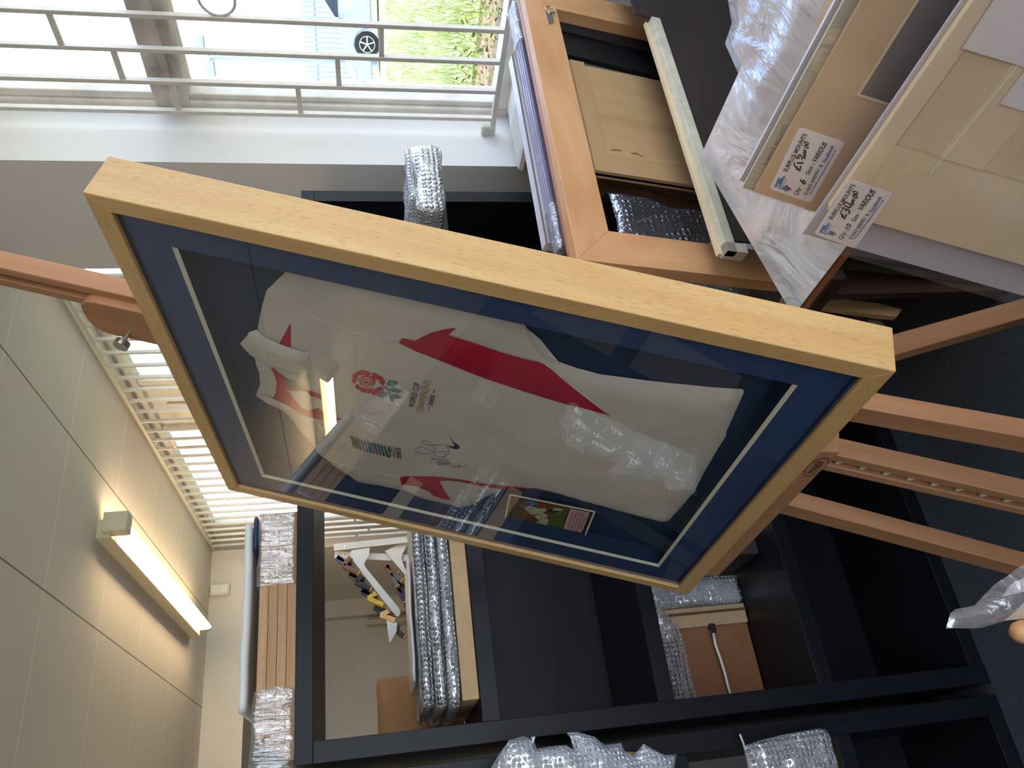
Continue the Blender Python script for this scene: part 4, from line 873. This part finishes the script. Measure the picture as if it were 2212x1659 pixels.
label(PK3, g, ((958, 760), (1452, 915), (1020, 1540), (560, 1375)), [
    ('SURPLUS MOUNTS', (762, 1218), (1028, 830), (722, 1200), M_BLACKINK, .03),
    ('£', (905, 1215), (935, 1150), (835, 1170), M_BLACKINK, .03), ('30', (960, 1155), (985, 1040), (870, 1110), M_BLACKINK, .03), ('=', (1010, 1062), (1030, 990), (960, 1050), M_BLACKINK, .08), ('00', (1048, 985), (1055, 900), (990, 965), M_BLACKINK, .04),
    ('Qty :', (872, 1442), (935, 1335), (832, 1422), M_BLACKINK, .015), ('10', (955, 1328), (985, 1272), (905, 1305), M_BLACKINK, .035),
    ('Size :', (1025, 1242), (1085, 1135), (975, 1222), M_BLACKINK, .015), ('VARIOUS', (1095, 1125), (1255, 900), (1045, 1090), M_BLACKINK, .035),
    ('01665 600901 &', (985, 1436), (1188, 1150), (945, 1424), M_BLACKINK, .01), ('Facebook', (1212, 1140), (1325, 960), (1172, 1122), M_BLUEINK, .02),
    ('www.theframingdepartment.co.uk', (1020, 1436), (1350, 995), (1002, 1424), M_BLUEINK, .01)],
    ((615, 1362), (668, 1270), (688, 1283), (738, 1248), (752, 1272), (775, 1270), (735, 1340), (762, 1375), (745, 1398), (728, 1372), (690, 1382), (655, 1362)),
    ((725, 1362), (752, 1335), (825, 1382), (790, 1378), (782, 1400), (762, 1388)), w3 - .0022,
    [('The', (668, 1362), (682, 1325), (650, 1352)), ('Framing', (708, 1372), (768, 1262), (676, 1358)), ('Department', (724, 1360), (768, 1280), (714, 1356))])
filmover(PK3, .0, .0, .80, .82, w3 - .0045, g, film('clear_film_front', clear=.84, gloss=.13, scale=3, bump=.8, rough=.22, stretch=(1, 1, 2), diff=(.8, .8, .85)), amp=.004)

# dark boards and rack timbers under the packs
def underboard(px, y0, dy, mat, nm, lab, cat, grain=None):
    o = MB().prism([hit(a, b, 1, y0) for a, b in px], (0, dy, 0)).build(nm, mat, grain=grain, bevel=.001); tag(o, lab, cat); return o
g = thing('browser_rack', 'dark reddish-brown browser rack standing on the carpet under the leaning frames', 'rack', (1.27, 1.3, 0))
M_RACK = wood('rack_wood', hexc('4d3428'), hexc('38261d'), pores=.15, rough=.6)
MB().box((.86, 1.14, .41), (1.70, 1.58, .438)).build('rack_shelf', M_RACK, g, grain=(1, 0, 0), bevel=.001)
MB().box((.86, 1.19, .0), (1.70, 1.21, .41)).build('front_panel', M_RACK, g, grain=(1, 0, 0), bevel=.001)
for x_ in (.95, 1.66): MB().box((x_, 1.54, 0), (x_ + .035, 1.575, .41)).build('rear_post', M_RACK, g, grain=(0, 0, 1))
underboard([(1760, 545), (1800, 530), (2060, 575), (2140, 600), (1790, 565)], 1.16, .02, plain('olive_board', hexc('4d4636'), rough=.7), 'olive_board', 'thin olive-grey board above the dark board under the packs', 'board')
underboard([(1690, 640), (1700, 632), (1900, 655), (1948, 668), (1938, 684), (1900, 680), (1690, 652)], 1.25, .015, M_PLY, 'thin_batten', 'pale thin batten with a rounded end lying below the packs', 'batten')
underboard([(1868, 672), (1885, 672), (1922, 712), (1916, 740), (1905, 742), (1880, 705)], 1.27, .01, M_STEEL, 'metal_strip', 'bent shiny metal strip beside the corner of the jersey frame', 'strip')

# film-wrapped pack and wooden knob at the lower right edge
g = thing('film_wrapped_prints', 'pack of cream prints in clear film poking in at the bottom right corner', 'print pack', hit(2212, 1320, 1, .8))
bagpx = [(2042, 1358), (2052, 1325), (2066, 1315), (2105, 1308), (2150, 1262), (2212, 1218), (2330, 1140), (2330, 1330), (2212, 1338), (2190, 1336), (2120, 1356)]
pts = [hit(a, b, 1, .8) for a, b in bagpx]
o = sheet([(p.x, p.z) for p in pts], lambda a, b, d: V3((a, .8 - .012 * min(1, d / .012) + .006 * noise.noise(V3((a * 40, 2, b * 40))), b)), .007).build('clear_film', film('clear_film_bag', clear=.6, gloss=.2, scale=18, bump=.7, rough=.18, diff=(.6, .56, .56)), g, smooth=True)
for k, (px, mt_) in enumerate(((((2172, 1340), (2200, 1318), (2330, 1270), (2330, 1325)), M_CREAMB), (((2168, 1288), (2185, 1262), (2212, 1248), (2330, 1190), (2330, 1240), (2212, 1278)), M_LILAC), (((2190, 1325), (2215, 1300), (2330, 1240), (2330, 1300)), M_STICKER))):
    MB().prism([hit(a, b, 1, .812 + .006 * k) for a, b in px], (0, .004, 0)).build('print_sheet', mt_, g)
c = hit(2212, 1365, 1, .79); ray0 = (c - CAM).normalized()
mb = MB(); mb.tube([c + V3((.0, 0, .014)), c + V3((0, 0, .008)), c, c + V3((0, 0, -.01)), c + V3((0, 0, -.03)), c + V3((0, 0, -.06)), V3((c.x, c.y, .0))], [.006, .011, .013, .012, .009, .012, .012], 14)
o = mb.build('wooden_post', M_MAPLE, smooth=True, grain=(0, 0, 1)); tag(o, 'turned wooden post with rounded top at the bottom right corner', 'post')

# ------------------------------------------------------------------ moulding sample racks on the far side wall
def chev_rack(lab, rail_top, rail_bot, armp, n, y, cols, samp):
    g = thing('sample_rack', lab, 'sample rack', hit(*rail_top, 1, y))
    MB().bar(hit(*rail_top, 1, y), hit(*rail_bot, 1, y), .05, .012, (0, 1, 0)).build('wall_rail', M_PLASTIC, g, bevel=.002)
    for k in range(3):
        p = hit(*rail_top, 1, y).lerp(hit(*rail_bot, 1, y), .1 + k * .12) - V3((0, .008, 0)); MB().tube([p, p - V3((0, .004, 0))], .006, 10).build('screw', M_STEEL, g)
    MB().prism([hit(a, b, 1, y - .03) for a, b in armp], (0, .006, 0)).build('arm_plate', M_PLASTIC, g, bevel=.001)
    return g
cols_ = [hexc(c) for c in ('1d1c20', '4a6a9c', 'c9a46a', '26304a', '6b4a33', '3a3a3c', 'b7a23c', '5b5750', '8a6a44', '2b2f38')]
CM = [plain('sample_finish', c, rough=.35, var=.1) for c in cols_]
def chevron(a, b, c, y, mat, lab, i, grp_):
    """V-shaped moulding corner: apex a, arms to b and c (pixels), raw wooden ends"""
    A_, B_, C_ = hit(*a, 1, y), hit(*b, 1, y), hit(*c, 1, y); g = thing('moulding_corner', lab, 'moulding sample', A_, grp_)
    MB().bar(A_, B_, .030, .045, (0, 1, 0)).build('moulding_arm', mat, g, bevel=.002)
    MB().bar(A_, C_, .030, .045, (0, 1, 0)).build('moulding_arm', mat, g, bevel=.002)
    d = (C_ - A_).normalized(); MB().bar(C_, C_ + d * .006, .034, .048, (0, 1, 0)).build('sawn_end', M_MAPLE, g)
    d = (B_ - A_).normalized(); MB().bar(B_, B_ + d * .006, .034, .048, (0, 1, 0)).build('sawn_end', M_MAPLE, g)
    return g
Z7 = lambda x, y: (600 + x / 2.517, 1000 + y / 2.517)
chev_rack('white sample rack rail with an arm of chevron corners, upper one in the shelf opening', Z7(305, 460), Z7(900, 395), [Z7(*p) for p in ((395, 490), (400, 475), (500, 460), (497, 500), (480, 530), (470, 545), (475, 565), (660, 790), (668, 815), (655, 838), (640, 830), (560, 730), (390, 505))], 8, 5.55, CM, 8)
chev_rack('second white sample rack lower down, half hidden by the bubble-wrapped frames', Z7(310, 500), Z7(760, 520), [Z7(*p) for p in ((582, 480), (640, 450), (700, 435), (700, 455), (680, 490), (672, 520), (690, 570), (740, 640), (735, 660), (600, 500))], 5, 5.60, CM, 5)
PLC = ['topmost', 'second from the top', 'third from the top', 'fourth from the top', 'middle', 'fourth from the bottom', 'third from the bottom', 'second from the bottom', 'lowest']
FIN = ['black', 'blue', 'gilt', 'navy', 'brown', 'charcoal', 'yellow-gold', 'grey-brown', 'tan', 'dark slate']
UPL = ['%s V-shaped moulding corner on the upper sample rack, %s of nine' % (FIN[(i * 3 + 1) % 10], PLC[i]) for i in range(9)]
LOL = ['%s V-shaped moulding corner on the lower sample rack, %s of six' % (FIN[(i * 3 + 4) % 10], (PLC[:3] + PLC[-3:])[i]) for i in range(6)]
gA, gB = 'chevron moulding corners on the upper rack', 'chevron moulding corners on the lower rack'
for i in range(9):
    t = i / 8; ax, ay = 322 + 270 * t, 515 + 360 * t
    bx, by = ax + 20 - 6 * t, ay + 0
    chevron(Z7(ax, ay), Z7(ax + 85 - 10 * t, ay + 45 - 20 * t), Z7(ax + 40, ay - 45 + 30 * t) if i % 2 else Z7(ax + 95, ay + 72), 5.46 - .05 * (i % 2), CM[(i * 3 + 1) % 10],
            UPL[i], i, gA)
for i in range(6):
    t = i / 5; ax, ay = 590 + 105 * t, 560 + 210 * t
    chevron(Z7(ax, ay), Z7(ax + 62, ay + 40), Z7(ax + 38, ay + 70), 5.46 - .05 * (i % 2), CM[(i * 3 + 4) % 10], LOL[i], i, gB)
o = MB().prism([hit(*Z7(*p), 1, 5.4) for p in ((590, 850), (610, 845), (650, 870), (645, 920), (608, 982), (600, 930))], (0, .01, 0)).build('metal_corner_piece', M_STEEL); tag(o, 'grey metal corner piece at the tip of the upper sample rack', 'corner piece')
o = MB().box((1.70, 7.18, 0), (1.74, 7.29, 1.45)).build('leaning_batten', M_CREAMF, bevel=.003); tag(o, 'pale batten standing at the far wall beyond the shelf opening', 'batten')
# moulding lengths stored on the far wall (they show in the picture glass)
for k in range(16):
    o = MB().box((-1.9 + k * .095, 7.20, .9), (-1.9 + k * .095 + .06, 7.295, 1.25 + .25 * ((k * 7) % 5) / 4)).build('moulding_length', [M_OAK, M_BLACKINK, M_MAPLE, M_CREAMB, M_DARKWOOD][k * 3 % 5], grain=(0, 0, 1), bevel=.002)
    tag(o, ['first', 'second', 'third', 'fourth', 'fifth', 'sixth', 'seventh', 'eighth', 'ninth', 'tenth', 'eleventh', 'twelfth', 'thirteenth', 'fourteenth', 'fifteenth', 'sixteenth'][k] + ' from the left of the ' + ['oak', 'black', 'maple', 'cream', 'dark wood'][k * 3 % 5] + ' and other moulding lengths on the far wall', 'moulding', 'moulding lengths on the far wall')

# ------------------------------------------------------------------ outside the near window
GZ = .73
def gmat():
    m, t, o = newmat('grass_ground'); K = t.links.new; b = nd(t, 'ShaderNodeBsdfPrincipled', Roughness=.95); g_ = nd(t, 'ShaderNodeNewGeometry')
    n = nd(t, 'ShaderNodeTexNoise', Scale=3.0, Detail=8, Roughness=.75); rp = nd(t, 'ShaderNodeValToRGB'); e = rp.color_ramp.elements
    e[0].position = .3; e[0].color = rgba(hexc('6a6c48')); e[1].position = .62; e[1].color = rgba(hexc('a3a878')); e2 = e.new(.5); e2.color = rgba(hexc('8c9462'))
    K(g_.outputs['Position'], n.inputs['Vector']); K(n.outputs[0], rp.inputs[0]); K(rp.outputs[0], b.inputs['Base Color']); K(b.outputs[0], o.inputs[0]); return m
struct('floor_outside', MB().box((3.6, -30, GZ - .3), (60, 60, GZ)), gmat())
struct('floor_soil', MB().box((2.25, -8, GZ - .28), (3.6, 10, GZ - .02)), plain('soil', hexc('a08560'), rough=1, var=.25, scale=25, bump=.6, bscale=60, c2=hexc('5c4a34')))
rg = random.Random(3); mb = MB(); bm = mb.bm
for i in range(16000):
    d = 3.3 + 14 * rg.random() ** 1.8; a = math.radians(rg.uniform(12, 46)); x, y = d * math.cos(a), d * math.sin(a)
    if x < 3.55: continue
    h = rg.uniform(.05, .14); wv = .0025 + .0003 * d; th = rg.uniform(0, 6.28); lx, ly = rg.uniform(-.04, .04), rg.uniform(-.04, .04)
    bm.faces.new([bm.verts.new(p) for p in ((x - wv * math.cos(th), y - wv * math.sin(th), GZ), (x + wv * math.cos(th), y + wv * math.sin(th), GZ), (x + lx, y + ly, GZ + h))])
o = mb.build('grass', plain('grass_blades', hexc('b4ba78'), rough=.8, var=.25, scale=2, c2=hexc('7d8a48'))); tag(o, 'bright green grass outside the near window', 'grass', kind='stuff')
mb = MB(); bm = mb.bm
for i in range(2200):
    x, y = rg.uniform(2.6, 3.7), rg.uniform(.6, 3.6); c = V3((x, y, GZ + rg.uniform(-.01, .10))); r_ = rg.uniform(.006, .016); n_ = V3((rg.uniform(-1, 1), rg.uniform(-1, 1), rg.uniform(.2, 1))).normalized(); u_ = n_.orthogonal().normalized(); v_ = n_.cross(u_)
    bm.faces.new([bm.verts.new(c + u_ * r_ * math.cos(t) + v_ * r_ * .6 * math.sin(t)) for t in (0, 1.05, 2.1, 3.14, 4.2, 5.24)])
o = mb.build('weeds', plain('weed_leaves', hexc('9aa84a'), rough=.7, var=.3, scale=8, c2=hexc('4a5a28'))); tag(o, 'leafy weeds and fallen leaves on the soil strip under the window', 'weeds', kind='stuff')
# car: side on, front to the left
VH = V3((ray(820, 60).x, ray(820, 60).y, 0)).normalized(); RT = V3((VH.y, -VH.x, 0))
wheel_c = hit(820, 97, 2, GZ); M_CAR = plain('silver_blue_paint', hexc('9a9fb4'), rough=.25, var=.02, coat=.6); M_TYRE = plain('tyre', hexc('17181b'), rough=.8, var=.05); M_CARG = plain('car_glass', hexc('2a3440'), rough=.1, var=.05)
car = thing('car', 'silver-blue car parked on the grass outside, its front wheel turned to the window', 'car', wheel_c)
def CPt(s_, z, d=0): return wheel_c + RT * s_ + V3((0, 0, z)) + VH * d
body = [(-.86, .22), (-.92, .45), (-.88, .70), (-.70, .86), (-.2, .96), (.35, 1.02), (1.0, 1.45), (1.5, 1.52), (2.6, 1.50), (3.3, 1.12), (3.55, 1.0), (3.6, .45), (3.5, .22), (3.05, .22), (2.95, .5), (2.65, .65), (2.35, .5), (2.25, .22), (.42, .2), (.36, .42), (.25, .58), (0, .68), (-.25, .58), (-.36, .42), (-.42, .22)]
MB().prism([CPt(a, b, -.1) for a, b in body], VH * 1.7).build('body', M_CAR, car, bevel=.03, smooth=False)
MB().prism([CPt(a, b, -.115) for a, b in ((.52, 1.06), (1.05, 1.40), (1.5, 1.45), (1.55, 1.05))], VH * .02).build('side_window', M_CARG, car); MB().prism([CPt(a, b, -.115) for a, b in ((1.65, 1.05), (1.6, 1.45), (2.5, 1.43), (2.9, 1.08))], VH * .02).build('side_window', M_CARG, car)
MB().prism([CPt(a, b, -.20) for a, b in ((.45, 1.05), (.62, 1.02), (.64, 1.16), (.48, 1.16))], VH * .1).build('mirror', M_CAR, car)
MB().prism([CPt(a, b, -.112) for a, b in ((-.90, .62), (-.62, .70), (-.60, .82), (-.84, .74))], VH * .1).build('headlamp', M_PLASTIC, car)
for s_ in (0, 2.65):
    wgt = MB().tube([CPt(s_, .33, -.13), CPt(s_, .33, .08)], .33, 28).build('wheel', M_TYRE, car, smooth=False)
    MB().ring(CPt(s_, .33, -.14), RT, (0, 0, 1), .2, .02, 24, 6).build('rim', M_STEEL, wgt)
    for k in range(5):
        t = k * 1.2566; MB().bar(CPt(s_, .33, -.145), CPt(s_ + .19 * math.cos(t), .33 + .19 * math.sin(t), -.14), .035, .01, VH).build('spoke', M_STEEL, wgt)
# palisade fence and pale building behind it
FO = V3((0, 0, GZ)) + VH * 30; FR = RT
fc = thing('palisade_fence', 'grey palisade fence standing behind the parked car', 'fence', FO)
M_FEN = plain('galvanised', hexc('8d97a6'), rough=.5, var=.05)
s0, s1 = -6, 9
for z in (.4, 1.95): MB().bar(FO + FR * s0 + V3((0, 0, z)), FO + FR * s1 + V3((0, 0, z)), .05, .08).build('fence_rail', M_FEN, fc)
for k in range(98):
    p = FO + FR * (s0 + k * .155) - VH * .05
    MB().prism([p + V3((0, 0, .05)), p + FR * .07 + V3((0, 0, .05)), p + FR * .07 + V3((0, 0, 2.3)), p + FR * .035 + V3((0, 0, 2.42)), p + V3((0, 0, 2.3))], VH * .02).build('pale', M_FEN, fc)
BO = V3((0, 0, GZ)) + VH * 42
bl = thing('pale_building', 'long pale wall of a low building beyond the palisade fence', 'building', BO)
MB().prism([BO + FR * -3.2, BO + FR * 22, BO + FR * 22 + V3((0, 0, 3.9)), BO + FR * -3.2 + V3((0, 0, 3.9))], VH * 8).build('wall', plain('render_wall', hexc('c3c6d2'), rough=.9, var=.04, scale=1), bl)
MB().prism([BO + FR * 1.2 - VH * .05 + V3((0, 0, 2.7)), BO + FR * 3.2 - VH * .05 + V3((0, 0, 2.7)), BO + FR * 3.2 - VH * .05 + V3((0, 0, 3.8)), BO + FR * 1.2 - VH * .05 + V3((0, 0, 3.8))], VH * .04).build('purple_poster', plain('poster', hexc('5a4d86'), rough=.6, var=.4, scale=3, c2=hexc('b0a2d0')), bl)
for k, (ss, rr, zz) in enumerate(((-8.2, 1.6, 1.4), (-5.0, 1.2, 1.2), (-12.8, 2.2, 1.8))):
    c = BO + FR * ss + V3((0, 0, zz)) - VH * 4; mb = MB(); bm = mb.bm
    for i in range(1500):
        n_ = V3((rg.gauss(0, 1), rg.gauss(0, 1), rg.gauss(0, 1))).normalized(); p = c + n_ * rr * rg.uniform(.6, 1) * (1 + .3 * noise.noise(n_ * 3)); u_ = V3((rg.gauss(0, 1), rg.gauss(0, 1), rg.gauss(0, 1))).normalized(); v_ = u_.orthogonal().normalized()
        if p.z < GZ: continue
        bm.faces.new([bm.verts.new(p + q) for q in (u_ * .16, v_ * .09, -u_ * .16, -v_ * .09)])
    g = thing('shrub', ['middle rounded shrub beside the pale building', 'smallest shrub at the corner of the pale building', 'largest shrub, furthest from the pale building behind the window bars'][k], 'shrub', (c.x, c.y, GZ), 'shrubs beyond the fence')
    mb.build('foliage', plain('shrub_leaves', hexc('7c8a4a'), rough=.8, var=.3, scale=1, c2=hexc('39461f')), g)
    MB().tube([(c.x, c.y, GZ), (c.x, c.y, c.z)], .08, 8).build('trunk', M_DARKWOOD, g)
# street lamp
sp0 = V3((0, 0, 0)) + ray(660, 130).normalized() * 0; dst = 26
def at_d(px, py, d): r = ray(px, py); h_ = math.hypot(r.x, r.y); return CAM + r * (d / h_)
top, bot = at_d(455, 128, dst), at_d(650, 132, dst)
g = thing('street_lamp', 'slim street lamp with two heads rising against the bright sky', 'street light', (bot.x, bot.y, GZ))
MB().tube([(bot.x, bot.y, GZ), (bot.x, bot.y, top.z)], [.09, .05], 8).build('pole', M_FEN, g)
for px, py in ((432, 95), (455, 148)):
    e_ = at_d(px, py, dst); MB().bar((bot.x, bot.y, top.z), e_, .06, .06).build('arm', M_FEN, g); MB().obox(e_ + V3((0, 0, .0)), RT * .22, VH * .12, V3((0, 0, .12))).build('lamp_head', M_FEN, g, bevel=.02)
